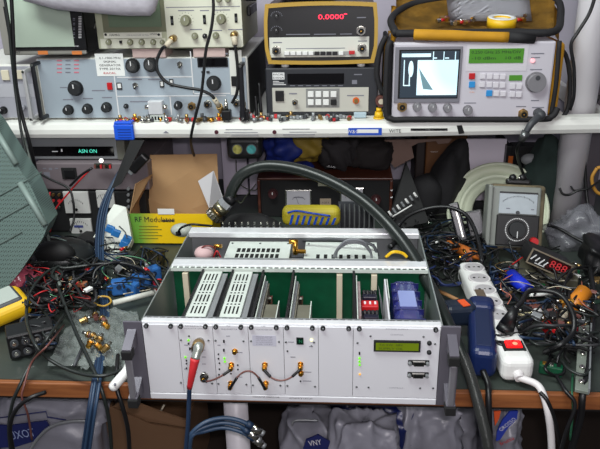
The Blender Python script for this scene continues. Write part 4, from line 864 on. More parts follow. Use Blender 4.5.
# walnut power supply
y = .74; wal = wood('reddish_walnut', (96, 52, 38), (62, 32, 24), (3, 30, 30), .4); a = P(257, 178, y); b = P(393, 178, y); zp = P(300, 177.5, y).z
t = thing('bench_power_supply', 'black-fronted power supply in a reddish wooden case with two white meters', 'power supply', ((a.x+b.x)/2, .85, .001))
MB().span((a.x, y-.004, zp-.006), (b.x, .93, zp), wal, .002).span((a.x, y-.004, .001), (a.x+.007, .93, zp-.006), wal, .002).span((b.x-.007, y-.004, .001), (b.x, .93, zp-.006), wal, .002).build('wooden_sleeve', t)
MB().span((a.x+.0075, y+.002, .001), (b.x-.0075, .92, zp-.0065), blk2).build('front_panel', t)
for (x0_, y0_, x1_, y1_) in ((285.5, 189.5, 311.5, 214), (340, 187.5, 364, 213)):
    m = MB(); rect(m, x0_, y0_, x1_, y1_, y+.002, chrome, .004, .001); rect(m, x0_+1.5, y0_+1.5, x1_-1.5, y1_-1.5, y-.002, mat('silver_dial', (178, 176, 182), .3), .0015)
    c = P((x0_+x1_)/2, y0_+11, y-.0035)
    for k in range(11):
        a_ = math.radians(-50+10*k); m.box((c.x+.02*math.sin(a_), y-.0038, c.z-.008+.018*math.cos(a_)), (.0009, .0005, .003), dink)
    m.box((c.x-.003, y-.004, c.z), (.0008, .0005, .018), dink, Matrix.Rotation(-.3, 4, 'Y')); rect(m, x0_+8, y0_+7.5, x1_-8, y0_+8.3, y-.0035, ink, .0005)
    m.build('panel_meter', t)
for px, py in ((273, 193), (376, 199)): knob(MB(), px, py, y+.002, .011, mat('maroon_knob', (62, 30, 32), .4), .016).build('knob', t)
m = MB(); rect(m, 320, 198.5, 331, 206.5, y+.002, mat('tan_label', (158, 142, 122), .6), .001); label(m, 325.5, 202.5, y, '0-30 V', 8, .006, dink, .0005); m.build('tan_label', t)
m = MB(); rect(m, 318, 180.5, 329, 186, y+.002, mat('paper_tag', (150, 148, 130), .7), .001); m.build('paper_tag', t)
m = MB(); [m.cyl(P(391.5, 190+k*7, y+.001), P(391.5, 190+k*7, y-.004), .003, wink, n=8) for k in range(2)]; m.build('terminal', t)
def lump(c, r, m, amp=.15, seed=1, n=22, sq=1.0, name=None, rot=None, freq=3.1):
    q = random.Random(seed); ph = [(Vector((q.uniform(-1, 1), q.uniform(-1, 1), q.uniform(-1, 1)))*freq*(1+k*.6), q.uniform(0, 6)) for k in range(6)]
    mb = MB()
    def fn(u, v):
        th = u*2*math.pi; f = math.pi*(v*.998+.001); d = Vector((math.sin(f)*math.cos(th), math.sin(f)*math.sin(th), math.cos(f)))
        k = 1+amp*sum(math.sin(d.dot(w_)+p_)/(1+i*.5) for i, (w_, p_) in enumerate(ph))*.5
        e = Vector([math.copysign(abs(x)**sq, x) for x in d]); p = Vector((e.x*r[0], e.y*r[1], e.z*r[2]))*k
        if rot is not None: p = rot @ p
        p = p+Vector(c); return p
    mb.grid(fn, n*2, n, m); bmesh.ops.remove_doubles(mb.bm, verts=mb.bm.verts, dist=1e-5); bmesh.ops.recalc_face_normals(mb.bm, faces=mb.bm.faces); return mb
# soft things on top of the power supply
bb = mat('royal_blue_fabric', (25, 45, 130), .6, noise=.4, ns=25, bump=.5); yo = mat('olive_yellow_fabric', (150, 125, 40), .7, noise=.35, ns=20, bump=.4)
t = thing('blue_and_yellow_pouch', 'crumpled blue and yellow fabric pouch lying on the wooden power supply', 'pouch', P(296, 166, .80))
lump((P(282, 156, .80).x, .81, zp+.052), (.048, .05, .050), bb, .3, 3).build('blue_body', t)
lump((P(308, 156, .80).x, .82, zp+.060), (.052, .045, .045), yo, .3, 8).build('yellow_flap', t)
tag(lump((P(302, 168, .76).x, .78, zp+.012), (.028, .03, .012), bb, .2, 5).build('blue_cloth'), 'small dark blue cloth behind the hose on the wooden power supply', 'cloth')
dk = mat('charcoal_fabric', (34, 30, 32), .8, noise=.3, ns=30, bump=.3)
tag(lump((P(338, 160, .8).x, .82, zp+.040), (.046, .05, .040), dk, .22, 12, sq=.55, freq=6).build('dark_case'), 'dark soft case lying in the middle on the wooden power supply', 'case')
tag(lump((P(372, 160, .8).x, .83, zp+.036), (.05, .05, .034), mat('black_brown_leather', (26, 20, 20), .85, bump=.5), .12, 14, sq=.5, freq=6).build('leather_case'), 'black leather case at the right end on the wooden power supply', 'case')
m = MB(frame((P(331, 165, .74).x, .755, zp+.022), 0, -.3, .15)); m.box((0, 0, 0), (.024, .02, .004), black, None, .001)
for k in range(3): m.box((-.006+k*.006, -.004, .0022), (.004, .010, .0008), wink)
tag(m.build('small_chip_card'), 'small black card with pale marks on the dark case front', 'card')
# striped pouch and heat sink behind the rack
ys = mat('yellow_vinyl', (176, 162, 40), .5)
t = thing('striped_tool_pouch', 'yellow pouch with blue stripes behind the rear rail of the rack', 'pouch', P(311, 226, .47))
c0 = P(311, 216, .47); sb = MB().box((c0.x, .485, c0.z-.004), (58/475, .035, .042), ys, None, .014, 4).build('body', t)
for k in range(8):
    x = c0.x-.042+k*.0125; w_ = .0052
    MB().prism([(x-.004, .4672, c0.z-.018), (x+w_-.004, .4672, c0.z-.018), (x+w_+.002, .4672, c0.z+.004-.001*k), (x+.002, .4672, c0.z+.004-.001*k)], (0, -.0012, 0), blue).build('blue_stripe', sb)
MB().tube([(c0.x-.048, .467, c0.z+.008), (c0.x-.03, .466, c0.z+.013), (c0.x, .466, c0.z+.008), (c0.x+.04, .466, c0.z+.002)], .0022, blue, 8).build('blue_band', sb)
c0 = P(356, 222, .50); m = MB().span((c0.x-.038, .545, .001), (c0.x+.040, .555, c0.z+.026), dkgrey)
for k in range(8): m.span((c0.x-.036+k*.0104, .50, .001), (c0.x-.033+k*.0104, .545, c0.z+.024), mat('grey_fin', (96, 98, 98), .45, .3))
tag(m.build('heat_sink'), 'finned dark grey heat sink standing right of the striped pouch behind the rack', 'heat sink')
tag(lump((P(250, 220, .44).x, .44, .068), (.066, .03, .058), blk2, .12, 21, sq=.8).build('black_foam'), 'black foam lump behind the left part of the rack, under the hose', 'foam')
# white wall boards right of the carton
wb = mat('pale_lilac_board', (196, 188, 204), .7)
for i, (a_, b_) in enumerate(((222, 246.5), (248.5, 257))):
    p0, p1 = P(a_, 160, .90), P(b_, 160, .90); tag(MB().span((p0.x, .90, .001), (p1.x, .915, .233), wb, .001).build('pale_board'), ('wide', 'narrow')[i]+' pale lilac upright board between the carton and the wooden power supply', 'board')
cable('thin dark wire hanging down the pale board below the twin-lens unit', [P(236, 160, .80), P(237, 175, .79), P(242, 186, .78), P(256, 190, .77), P(259, 178, .76)], .0014, mat('olive_wire', (60, 66, 50), .5), n=6)
cable('thin dark wire looping across the foot of the pale board', [P(233, 190, .76), P(240, 203, .72), P(246, 196, .74), P(256, 184, .76)], .0014, MATS['olive_wire'], n=6)
# cable hooks seen beneath the shelf
for px, tp in ((163, 'left of the carton lid'), (343, 'above the dark soft case'), (366, 'above the leather case')):
    c = P(px, 140, .85); tag(MB().tube([(c.x+.01, .85, .2335), (c.x+.002, .85, .215), (c.x-.012, .85, .185)], .0022, black, 6, 4).build('shelf_wire'), 'short black wire hanging from the shelf '+tp, 'wire')
# cardboard flaps
pkc = mat('pinkish_cardboard', (128, 104, 94), .85, noise=.1, ns=12)
tag(plate(MB(), [(365, 140.5), (410, 139), (414, 157.5), (394.5, 168), (383, 152), (366, 150)], .84, .004, pkc).build('cardboard_sheet'), 'pinkish brown cardboard sheet leaning under the shelf right of the wooden power supply', 'cardboard')
tag(plate(MB(), [(405, 139.5), (452, 138.5), (449, 143), (438, 144), (436, 141), (418, 143), (411, 147)], .83, .004, pkc).build('cardboard_strip'), 'narrow pinkish cardboard strip just under the shelf above the brown case', 'cardboard')
brc = mat('brown_veneer_case', (108, 68, 32), .5, noise=.25, ns=8)
a = P(416, 143, .86); b = P(463, 200, .86)
t = thing('brown_case', 'brown case with black left edge under the shelf left of the lilac wall', 'case', ((a.x+b.x)/2, .90, .001))
MB().span((a.x+.026, .86, .001), (b.x, .96, .228), brc, .004).build('case_body', t); MB().span((a.x, .855, .001), (a.x+.025, .965, .225), mat('black_brown_edge', (34, 24, 22), .5), .004).build('black_edge', t)
m = MB(); label(m, 434, 151.8, .86, 'TEST', 9, .004, wink, .0006); m.build('lettering', t)
vbl = mat('black_vinyl', (18, 17, 20), .8, bump=.4)
tag(lump((P(447, 180, .76).x, .78, .075), (.045, .055, .115), vbl, .12, 31, rot=Matrix.Rotation(.25, 3, 'Y')).build('black_bag'), 'tall black bag leaning before the brown case next to the lilac wall', 'bag')
tag(lump((P(427, 196, .74).x, .75, .055), (.040, .04, .062), vbl, .12, 33).build('black_pouch'), 'lower black pouch left of the tall black bag', 'pouch')
# triangular bag of white parts
t = thing('parts_bag', 'dark triangular bag holding a row of small white connectors', 'bag', P(408, 222, .66))
MB().prism([P(406.5, 163, .70), P(429, 222, .62), P(386, 232, .62)], (0, .02, 0), mat('smoky_bag', (11, 11, 12), .8, noise=.3, ns=20)).build('bag_body', t)
for k in range(7):
    c = P(390+k*4.2, 213-k*3.1, .625+.004*k); MB(frame(c, 0, 0, -.6)).box((0, -.003, 0), (.005, .006, .013), (white, alud)[k % 2], None, .001).box((0, -.006, -.004), (.003, .003, .004), alud).build('white_connector', t)
MB().tube([P(392, 217, .622), P(412, 205, .628)], .0018, white, 6, 1).build('white_rod', t)
a = P(462, 142, .86); b = P(507, 142, .86)
tag(MB().span((a.x, .86, .001), (b.x, .868, a.z+.008 if a.z < .22 else .228), mat('lit_wall_lilac', (222, 214, 226), .6), .001).build('pale_board'), 'added lit-looking lilac board behind the pale ring drum, right of the brown case', 'board')  # board added before the wall, coloured brighter so the wall looks better lit
# ring spool
sp = mat('pale_green_white_plastic', (200, 206, 182), .45)
c = P(497, 212, .70); ax = Matrix.Translation(c) @ Vector((-.30, -1, .35)).to_track_quat('Z', 'Y').to_matrix().to_4x4()
R = .119; m = MB().lathe([(R*.50, -.03), (R*.98, -.03), (R, -.026), (R, .0), (R*.965, .006), (R*.93, .0), (R*.90, -.004), (R*.78, -.004), (R*.76, .004), (R*.72, .010), (R*.68, .004), (R*.62, .0), (R*.50, .0), (R*.50, -.03)], sp, ax, 48)
tag(m.build('cable_drum'), 'pale greenish white ring-shaped drum leaning behind the analogue multimeter', 'drum')
# dark case with orange edge, dark cloth
a = P(507, 146, .84); b = P(552, 146, .84)
t = thing('dark_speaker_box', 'black box with an orange strip on its left edge standing under the shelf', 'box', ((a.x+b.x)/2, .9, .001))
MB().span((a.x+.014, .84, .001), (b.x, .88, a.z), vbl, .003).build('case', t); MB().span((a.x, .838, .001), (a.x+.0135, .98, a.z), black, .002).build('left_edge', t)
m = MB(); rect(m, 507.5, 156, 512, 178, .838, mat('burnt_orange', (190, 95, 25), .5), .001); m.build('orange_strip', t)
gcl = mat('dark_green_cloth', (28, 44, 40), .9, noise=.3, ns=30, bump=.3)
t = thing('green_jacket', 'dark green cloth bundle between the black box and the white post', 'cloth', P(545, 235, .74))
lump((P(543, 200, .72).x, .735, .10), (.05, .045, .105), gcl, .15, 41, sq=.85).build('cloth_body', t)
MB().ball((P(530, 160, .72).x, .725, P(530, 160, .72).z), .017, mat('grey_end', (120, 122, 124), .6), (1.2, .8, .8)).build('grey_end', t)
# analogue multimeter
Fm = frame(P(515, 249, .50), -.05, -.30, .03)     # leaning back
t = thing('analogue_multimeter', 'old analogue multimeter with white scale, black dial and red knob in a tatty case', 'multimeter', P(515, 249, .50))
S = 1/ (680/1.27); hw = .048
tat = mat('tatty_tan_edge', (120, 108, 84), .8, noise=.5, ns=40); gp = mat('grey_green_plastic', (128, 132, 126), .4, noise=.15, ns=20)
MB(Fm).box((0, .022, .066), (.112, .04, .14), tat, None, .008, 3).build('padded_case', t)
MB(Fm).box((-.006, .0, .068), (.102, .010, .128), gp, None, .004).build('front_frame', t)
MB(Fm).box((-.002, -.0065, .098), (.078, .004, .046), mat('scale_white', (170, 178, 184), .3, noise=.1, ns=40), None, .001).build('scale_window', t)
m = MB(Fm)
for k in range(25):
    a_ = math.radians(-48+4*k); m.box((-.002+.042*math.sin(a_), -.0089, .078+.034*math.cos(a_)), (.0007, .0005, .004 if k % 4 == 0 else .0025), dink)
m.box((-.002, -.0089, .1195), (.078, .0012, .0035), black).box((-.022, -.0089, .086), (.008, .0005, .002), ink).box((.028, -.0089, .086), (.006, .0005, .002), ink).cyl((-.002, -.0085, .078), (-.002, -.011, .078), .004, dkgrey, n=12).build('scale_marking', t)
MB(Fm).box((0, -.0065, .040), (.088, .005, .066), black, None, .003).build('dial_plate', t)
m = MB(Fm)
for k in range(40):
    a_ = 2*math.pi*k/40; m.box((-.001+.0235*math.cos(a_), -.0094, .042+.0235*math.sin(a_)), (.0022, .0006, .0022), wink)
m.build('dial_ring', t)
MB(Fm).cyl((-.001, -.009, .042), (-.001, -.016, .042), .018, soft, .016, n=28).box((-.001, -.0165, .032), (.0016, .001, .014), wink).build('range_knob', t)
MB(Fm).cyl((.034, -.009, .020), (.034, -.026, .020), .009, red, .0075, n=16).build('red_knob', t)
m = MB(Fm); m.box((0, .02, .142), (.05, .02, .012), black, None, .004).ball((-.012, .016, .150), .008, black).ball((.008, .016, .151), .008, black).ball((.0, .01, .15), .003, chrome); m.build('top_terminal', t)
m = MB(Fm); m.box((-.060, .012, .07), (.010, .05, .128), gp, None, .003).build('clear_side', t)
cable('thin red and black test leads drooping from the analogue multimeter', [P(509, 240, .48), P(512, 252, .46), P(516, 262, .43), P(520, 272, .40)], .0018, black, 'test lead', n=6)
cable('thin red test lead left of the digital panel meter', [P(531, 247, .45), P(524, 256, .43), P(513, 264, .40), P(505, 272, .38)], .0013, red, 'test lead', n=6)
# dark pocket calculators
for i, (q, w_, h_, ang, lb) in enumerate((((463, 241, .52), .022, .085, .28, 'slim black handset with added highlight strip leaning left of the analogue multimeter'), ((479, 240, .54), .036, .066, .22, 'wider black pocket instrument right of the slim handset'))):
    F = frame(P(*q), 0, -.35, -ang); m = MB(F).box((0, .006, h_/2), (w_, .014, h_), mat('satin_black', (30, 30, 34), .3), None, .003).box((0, -.0014, h_*.55), (w_*.7, .001, h_*.75), mat('smoky_face', (70, 68, 74), .25), None, .0004)
    if i == 0: m.box((w_*.1, -.0024, h_*.45), (.003, .0008, h_*.7), chrome)  # chrome strip models the long highlight on the casing
    tag(m.build('pocket_instrument'), lb, 'handheld instrument')
cable('black cable arching over the desk clutter right of the rack rear', [P(398, 226, .50), P(408, 216, .52), P(425, 209, .53), P(447, 207, .52), P(465, 214, .50), P(474, 228, .46), P(479, 244, .42), P(482, 262, .36)], .0042, black)
# thick hose with metal connector
t = thing('corrugated_hose', 'thick black hose with a nickel screw connector arching over the open rack', 'hose', P(300, 170, .42))
hp = [P(229, 200, .405), P(233, 188, .405), P(243, 174, .41), P(262, 166.5, .41), P(285, 167, .40), P(310, 173, .38), P(338, 185, .355), P(366, 203, .325), P(392, 228, .285), P(412, 254, .235), P(428, 283, .175), P(441, 308, .11), P(455, 338, .055), P(467, 366, .022), P(476, 395, .004), P(483, 422, -.004), P(489, 452, -.004), P(495, 500, 0)]
MB().tube(hp, lambda s_: .0110 if s_ < .55 else (.0110-(s_-.55)/.25*.0037 if s_ < .8 else .0073), mat('hose_black', (22, 28, 25), .36), 16, 8).build('hose_body', t)
m = MB(); sp_ = smooth_pts(hp, 8); n0 = int(len(sp_)*.72)
for i in range(n0, len(sp_)-1):
    for k in (.0, .33, .66):
        p = sp_[i].lerp(sp_[i+1], k); d = (sp_[i+1]-sp_[i]).normalized(); m.cyl(p-d*.0009, p+d*.0009, .0082, mat('hose_ridge', (70, 72, 70), .3, .3), n=12)
rg = m.build('ridges', t); rg['kind'] = 'stuff'
a = hp[0]; d = (P(214, 216, .40)-a).normalized()
m = MB().cyl(a-d*.012, a+d*.004, .0135, black, n=20).cyl(a+d*.004, a+d*.016, .0145, alud, n=6, sm=False).cyl(a+d*.016, a+d*.030, .0155, mat('worn_nickel', (150, 146, 120), .3, .9, noise=.3, ns=60), n=20).cyl(a+d*.030, a+d*.036, .012, brass, n=20).cyl(a+d*.036, a+d*.050, .0165, MATS['worn_nickel'], n=8, sm=False)
for k in range(12):
    a_ = 2*math.pi*k/12; e1 = d.orthogonal().normalized(); e2 = d.cross(e1); m.box(a+d*.043+(e1*math.cos(a_)+e2*math.sin(a_))*.0165, (.003, .003, .010), chrome, d.to_track_quat('Z', 'Y').to_matrix().to_4x4())
m.build('screw_connector', t)
# ================================================================ right side of the desk
t = thing('power_strip', 'white multi-socket power strip with a glowing red switch lying right of the rack', 'power strip', Z(500, 320, 0))
A = Z(471, 261, .046); B = Z(519, 357, .046); A.z = B.z = 0; d = (B-A); L = d.length; ang = math.atan2(d.y, d.x); F = frame(A, ang)
W_ = .050
MB(F).box((L/2, 0, .0235), (L+.012, W_, .042), white, None, .012, 4).build('body', t)
up = mat('warm_white_plastic', (214, 210, 210), .4)
for k in range(5):
    x = .026+k*.0455
    m = MB(F).cyl((x, 0, .0440), (x, 0, .0452), .0205, up, n=32).cyl((x, 0, .0450), (x, 0, .0456), .0175, mat('socket_well', (176, 172, 174), .5), n=32)
    for s_ in (-1, 1): m.cyl((x, s_*.0095, .0455), (x, s_*.0095, .0460), .0026, slot, n=10)
    m.cyl((x, 0, .0455), (x, 0, .0462), .002, chrome, n=8); m.build('socket', t)
x = L-.032
swh = MB(F).box((x, 0, .0452), (.026, .034, .004), blk2, None, .001).build('switch_frame', t)
MB(F).box((x, 0, .0482), (.018, .025, .005), mat('glowing_red_rocker', (220, 20, 20), .2, emit=(255, 20, 20), es=1.3), Matrix.Rotation(.12, 4, 'Y'), .002).ball((x+.001, .002, .0505), .0042, mat('hot_red_glow', (255, 110, 90), .3, emit=(255, 110, 80), es=2.2), (1, 1, .3), n=10).build('red_rocker', swh)
m = MB(F).box((L*.40, -.012, .0462), (.03, .016, .0008), mat('bronze_sticker', (110, 95, 80), .4, .3)); m.build('sticker', t)
e = F @ Vector((L+.006, 0, .018))
MB(F).cyl((L-.002, 0, .020), (L+.014, 0, .016), .010, up, .007, n=16).build('cord_grip', t)
MB().tube([F @ Vector((L+.010, 0, .016)), Z(536, 384, .014), P(543, 394, .022), P(548, 412, .012), P(551, 435, .012), P(552, 460, .014)], .0055, up, 12).build('cord', t)
# plug in the strip
t = thing('black_mains_plug', 'black mains plug with its cable standing in the power strip just before the red switch', 'plug', F @ Vector((L-.075, -.002, .0465)))
p0 = F @ Vector((L-.072, -.004, .0465)); p1 = P(515, 308, p0.y+.01)
MB().cyl(p0, p0+(p1-p0)*.3, .0145, black, .013, n=18).cyl(p0+(p1-p0)*.3, p1, .013, black, .006, n=18).build('plug_body', t)
MB().tube([p1, P(521, 303, p1.y+.02), P(527, 293, p1.y+.05), P(538, 290, p1.y+.06), P(556, 293, p1.y+.05), P(567, 302, p1.y+.03), P(574, 318, p1.y), P(572, 334, p1.y-.02), P(560, 345, p1.y-.04), Z(545, 352, .02)], .0042, black, 10).build('cord', t)
# navy tool
nv = mat('navy_tool_body', (18, 34, 78), .35)
t = thing('navy_power_tool', 'navy blue hand tool with an orange patch and grey nose between rack and power strip', 'tool', Z(487, 360, 0))
A = Z(483, 366, .028); B = Z(481, 302, .05); A.z = .0292; B.z = .036; d = B-A; F = Matrix.Translation(A) @ Matrix.Rotation(math.atan2(d.y, d.x), 4, 'Z'); L = d.length
MB(F).box((L/2, 0, .0), (L, .042, .052), nv, None, .013, 4).box((L*.93, .0, .008), (.04, .045, .05), nv, None, .013, 4).build('handle_body', t)
MB(F).box((L/2-.01, 0, .0262), (L*.7, .022, .002), mat('navy_grip', (18, 32, 66), .6), None, .0008).build('grip_panel', t)
h = Z(466, 308, .05); MB(frame(h, math.radians(8))).box((-.012, 0, -.008), (.055, .036, .040), mat('dark_slate_housing', (24, 34, 50), .4), None, .010, 3).build('head', t)
MB(frame(h, math.radians(8))).box((-.006, -.004, .0125), (.013, .022, .0015), mat('orange_patch', (225, 85, 35), .5), Matrix.Rotation(.2, 4, 'Z')).build('orange_patch', t)
MB().cyl(h+Vector((-.036, -.004, -.010)), h+Vector((-.064, -.010, -.012)), .013, dkgrey, .010, n=18).build('nose', t)
MB().tube([A+Vector((.0, -.002, -.008)), Z(488, 384, .010), P(488.5, 396, .022), P(489, 420, .012), P(490, 455, .012)], .0048, black, 10).build('cord', t)
# digital panel meter
Fm = frame(P(551, 264.5, .37), -.12, -.18, .40)
t = thing('digital_panel_meter', 'small black digital meter with red digits tilted on an olive box at the right', 'panel meter', P(551, 275, .37))
MB(Fm).box((0, .036, 0), (.088, .07, .030), black, None, .002).build('case', t)
fr = mat('tan_metal_bezel', (142, 130, 112), .4, .4)
MB(Fm).box((0, 0, .0145), (.090, .004, .0025), fr).box((0, 0, -.0145), (.090, .004, .0025), fr).box((-.0442, 0, 0), (.0025, .004, .031), fr).box((.041, 0, 0), (.009, .004, .031), fr).build('bezel', t)
m = MB(Fm).box((.014, -.0008, .001), (.044, .002, .022), mat('dark_red_window', (48, 8, 10), .2)); m.text('888', (.014, -.002, .001), .021, mat('dim_red_digit', (170, 45, 50), .4, emit=(200, 40, 45), es=.25), width=.034); m.build('red_display', t)
m = MB(Fm)
for k in range(4): m.box((-.037+k*.009, -.002, .0-.001*k), (.0022, .001, .014-.003*(k % 2)), wink, Matrix.Rotation(.5, 4, 'Y'))
m.box((-.02, -.002, -.0095), (.02, .001, .0015), wink).build('white_marking', t)
ol = mat('olive_grey_plastic', (74, 72, 58), .55, noise=.2, ns=20)
F = frame(Z(546, 290, 0), -.25); tag(MB(F).box((0, .03, .017), (.11, .08, .034), ol, None, .003).build('olive_box'), 'olive grey flat box under the red-digit panel meter', 'box')
# clear bag against the post
cbm = mat('clear_plastic_film', (150, 150, 158), .18, alpha=.35)
tag(lump((P(576, 250, .58).x, .585, .030), (.060, .04, .045), cbm, .35, 51, freq=5).build('clear_bag'), 'crumpled clear plastic bag at the foot of the white post', 'bag')
tag(lump((P(598, 262, .45).x+.02, .46, .03), (.05, .05, .035), black, .2, 52, sq=.7).build('black_case'), 'black case at the right picture edge beyond the digital panel meter', 'case')
# orange cylinder, blue pieces, rods
def rod(lab, name, a, b, r, m_, cat, caps=None, r2=None):
    mb = MB().cyl(a, b, r, m_, r2, n=18); return tag(mb.build(name), lab, cat)
a, b = Z(569, 309, .024), Z(585, 291, .045)
t = thing('amber_tube', 'short amber-orange tube lying right of the power strip under the panel meter', 'tube', Z(576, 305, .0))
MB().cyl(a, b, .0135, mat('amber_plastic', (205, 125, 30), .35), .0145, n=24).build('tube_body', t); MB().cyl(b, b+(b-a)*.03, .010, slot, n=20).build('dark_bore', t); MB().cyl(a-(b-a)*.55, a, .006, beige, .009, n=14).build('beige_tip', t)
a, b = Z(511, 276, .03), Z(528, 290, .03)
t = thing('blue_probe_body', 'bright blue cylindrical probe body right of the top of the power strip', 'probe', Z(519, 283, 0))
MB().cyl(a, b, .0145, mat('cobalt_plastic', (20, 45, 190), .4), .012, n=20).build('blue_body', t); MB().cyl(b, b+(b-a)*.25, .008, chrome, n=12).build('metal_tip', t)
rod('thin off-white rod lying left of the amber tube', 'white_rod', Z(530, 295, .035), Z(552, 294, .03), .003, white, 'rod')
rod('cream coloured rod lying below the black plug cable', 'cream_rod', Z(519, 315, .018), Z(548, 313, .018), .0042, mat('cream_plastic', (200, 190, 150), .5), 'rod')
rod('slim wooden stick running to the navy tool from the left', 'wooden_stick', Z(437, 290, .012), Z(458, 300, .014), .0035, mat('light_wood', (170, 125, 80), .6), 'stick')
t = thing('orange_screwdriver', 'orange-brown wooden handled tool lying behind the top end of the power strip', 'screwdriver', Z(462, 250, .0))
MB().tube([Z(447, 243, .03), Z(458, 248, .03), Z(470, 253, .032), Z(481, 258, .03)], lambda s_: .006+.005*math.sin(math.pi*min(1, s_*1.1))**.5, mat('amber_wood', (178, 98, 38), .4), 14).build('handle', t)
MB().cyl(Z(447, 243, .03), Z(436, 238, .03), .003, chrome, n=10).build('shaft', t)
for i, (px, py, w_, h_, rz, cc, lb) in enumerate(((552, 326, .03, .02, .2, red, 'red block lying in the clutter below the cream rod'), (570, 327, .026, .018, -.2, mat('crimson_block', (150, 20, 40), .5), 'crimson block beside the metal strip'), (556, 305, .022, .034, .5, mat('striped_foil', (110, 120, 140), .3, .5, noise=.7, ns=160), 'silver striped foil packet in the middle of the right clutter'),
        (541, 285, .03, .016, .3, mat('bright_green_board', (20, 120, 60), .5), 'green board piece just below the olive box'), (500, 279, .034, .03, -.3, mat('deep_blue_block', (30, 50, 110), .5), 'deep blue block between the power strip and the blue probe body'), (549, 317, .024, .018, .9, brass, 'brass block below the foil packet'), (571, 272, .026, .022, .4, mat('leaf_green_plastic', (30, 110, 70), .5), 'leaf green piece under the panel meter corner'), (534, 306, .02, .03, .1, copper, 'copper coloured fitting left of the foil packet'), (551, 368, .035, .014, -.35, pcb, 'narrow green circuit board near the desk edge, right of the power strip'))):
    c = Z(px, py, .012); m = MB(frame((c.x, c.y, .010), rz)).box((0, 0, 0), (w_, h_, .016), cc, None, .002)
    for k in range(3): m.box((w_*(-.3+.3*k), 0, .0085), (w_*.16, h_*.4, .003), (chrome, black, gold)[(i+k) % 3])
    tag(m.build(('red_block', 'crimson_block', 'foil_packet', 'green_board', 'blue_block', 'brass_block', 'green_piece', 'copper_fitting', 'circuit_board')[i]), lb, ('block', 'block', 'packet', 'circuit board', 'block', 'block', 'plastic piece', 'fitting', 'circuit board')[i])
# metal strip at the right
a, b = Z(585, 326, .02), Z(582, 392, .02)
t = thing('terminal_strip', 'pale grey-green metal strip with screws lying across the desk edge at the right', 'metal strip', Z(584, 360, 0))
d = b-a; F = Matrix.Translation((a+b)/2) @ Matrix.Rotation(math.atan2(d.y, d.x), 4, 'Z')
MB(F).box((0, 0, 0), (d.length, .020, .006), mat('pale_green_grey_metal', (138, 146, 136), .4, .3, noise=.25, ns=40), None, .001).box((0, .009, .004), (d.length, .0025, .008), alud).build('bar', t)
for k in range(5): x = d.length*(-.4+.2*k); MB(F).cyl((x, -.002, .003), (x, -.002, .007), .004, chrome, n=12).box((x, -.002, .0073), (.006, .001, .0006), slot).build('screw', t)
# dark cloth behind: wire loops beyond post
gw = mat('mustard_wire', (180, 130, 50), .5)
cable('mustard coloured cable ring hanging at the right picture edge beside the post', [P(597, 168, .66), P(592, 178, .66), P(595, 190, .66), P(603, 194, .66), P(611, 184, .66), P(605, 168, .66), P(597, 168, .66)], .004, gw, 'cable ring', 'cable_ring')
cable('black wire with forked ends lying against the white post', [P(559.5, 188, .655), P(563, 194, .65), P(570, 194.5, .65), P(578, 190.5, .65), P(588, 188.5, .65), P(598, 182, .66)], .0026, black, 'wire', 'forked_wire')
cable('short forked end of the wire on the white post', [P(571, 186, .655), P(573.5, 190, .652), P(579, 191, .65)], .002, black, 'wire', 'forked_wire')
cable('black cable dropping right of the white post to the desk', [P(583, 120, .68), P(585, 170, .68), P(588, 205, .66), P(597, 230, .62), P(606, 240, .58)], .0042, black)
cable('black cable passing behind the foot of the post towards the right', [P(548, 225, .56), P(560, 229, .56), P(572, 236, .54), P(585, 243, .52), P(600, 252, .48)], .0034, black)
cable('thin black cable arching over the top right corner in front of the shelf post', [P(598, -14, .60), P(590, 12, .60), P(578, 32, .60), P(571, 45, .60), P(574, 68, .60), P(574, 95, .60), P(570, 110, .605)], .0036, black)
cable('black cable at the right picture edge beside the shelf end', [P(600, 95, .75), P(594, 108, .75), P(600, 124, .75)], .0042, black)
c = P(594, 60, .80); tag(MB().span((c.x, .82, .001), (c.x+.06, .9, 1.2), mat('dark_grey_cabinet', (84, 78, 84), .6), .002).build('grey_cabinet'), 'tall dark grey cabinet edge at the right picture border beyond the post', 'cabinet')
# ================================================================ left side of the desk
pf = mat('perforated_green_grey', (84, 100, 95), .5); nt = pf.node_tree; bs = nt.nodes['Principled BSDF']
tc = nt.nodes.new('ShaderNodeTexCoord'); mp = nt.nodes.new('ShaderNodeMapping'); mp.inputs['Rotation'].default_value = (0, math.radians(32), 0); vo = nt.nodes.new('ShaderNodeTexVoronoi'); vo.inputs['Scale'].default_value = 260; vo.inputs['Randomness'].default_value = 0
vo.voronoi_dimensions = '3D'; ra = nt.nodes.new('ShaderNodeValToRGB'); ra.color_ramp.elements[0].position = .30; ra.color_ramp.elements[1].position = .38
ra.color_ramp.elements[0].color = (lin(34), lin(42), lin(41), 1); ra.color_ramp.elements[1].color = (lin(84), lin(102), lin(97), 1)
nt.links.new(tc.outputs['Object'], mp.inputs[0]); nt.links.new(mp.outputs[0], vo.inputs['Vector']); nt.links.new(vo.outputs['Distance'], ra.inputs[0]); nt.links.new(ra.outputs[0], bs.inputs['Base Color'])
gg = mat('pale_green_grey_edge', (122, 138, 132), .45); cre = mat('case_crease', (70, 85, 80), .6)
t = thing('perforated_case', 'large greenish grey perforated metal case tilted at the left picture edge', 'case', Z(10, 285, 0))
yp = lambda px, py: .42-.0009*(py-140)
def PP(px, py, dy=0): return P(px, py, yp(px, py)+dy)
out = [(-60, 60), (-6, 128), (17, 165), (31, 186), (48, 225), (43, 238), (20, 272), (4, 291), (-60, 291)]
m = MB().prism([PP(*q) for q in out], (.0, .05, .004), pf); m.build('perforated_cover', t)
for k, (a, b) in enumerate((((-4, 131), (16, 164)), ((20, 183), (45, 225)))):
    MB().tube([PP(*a, -.003), PP(*b, -.003)], .0058, gg, 10, 1).build('edge_strip', t)
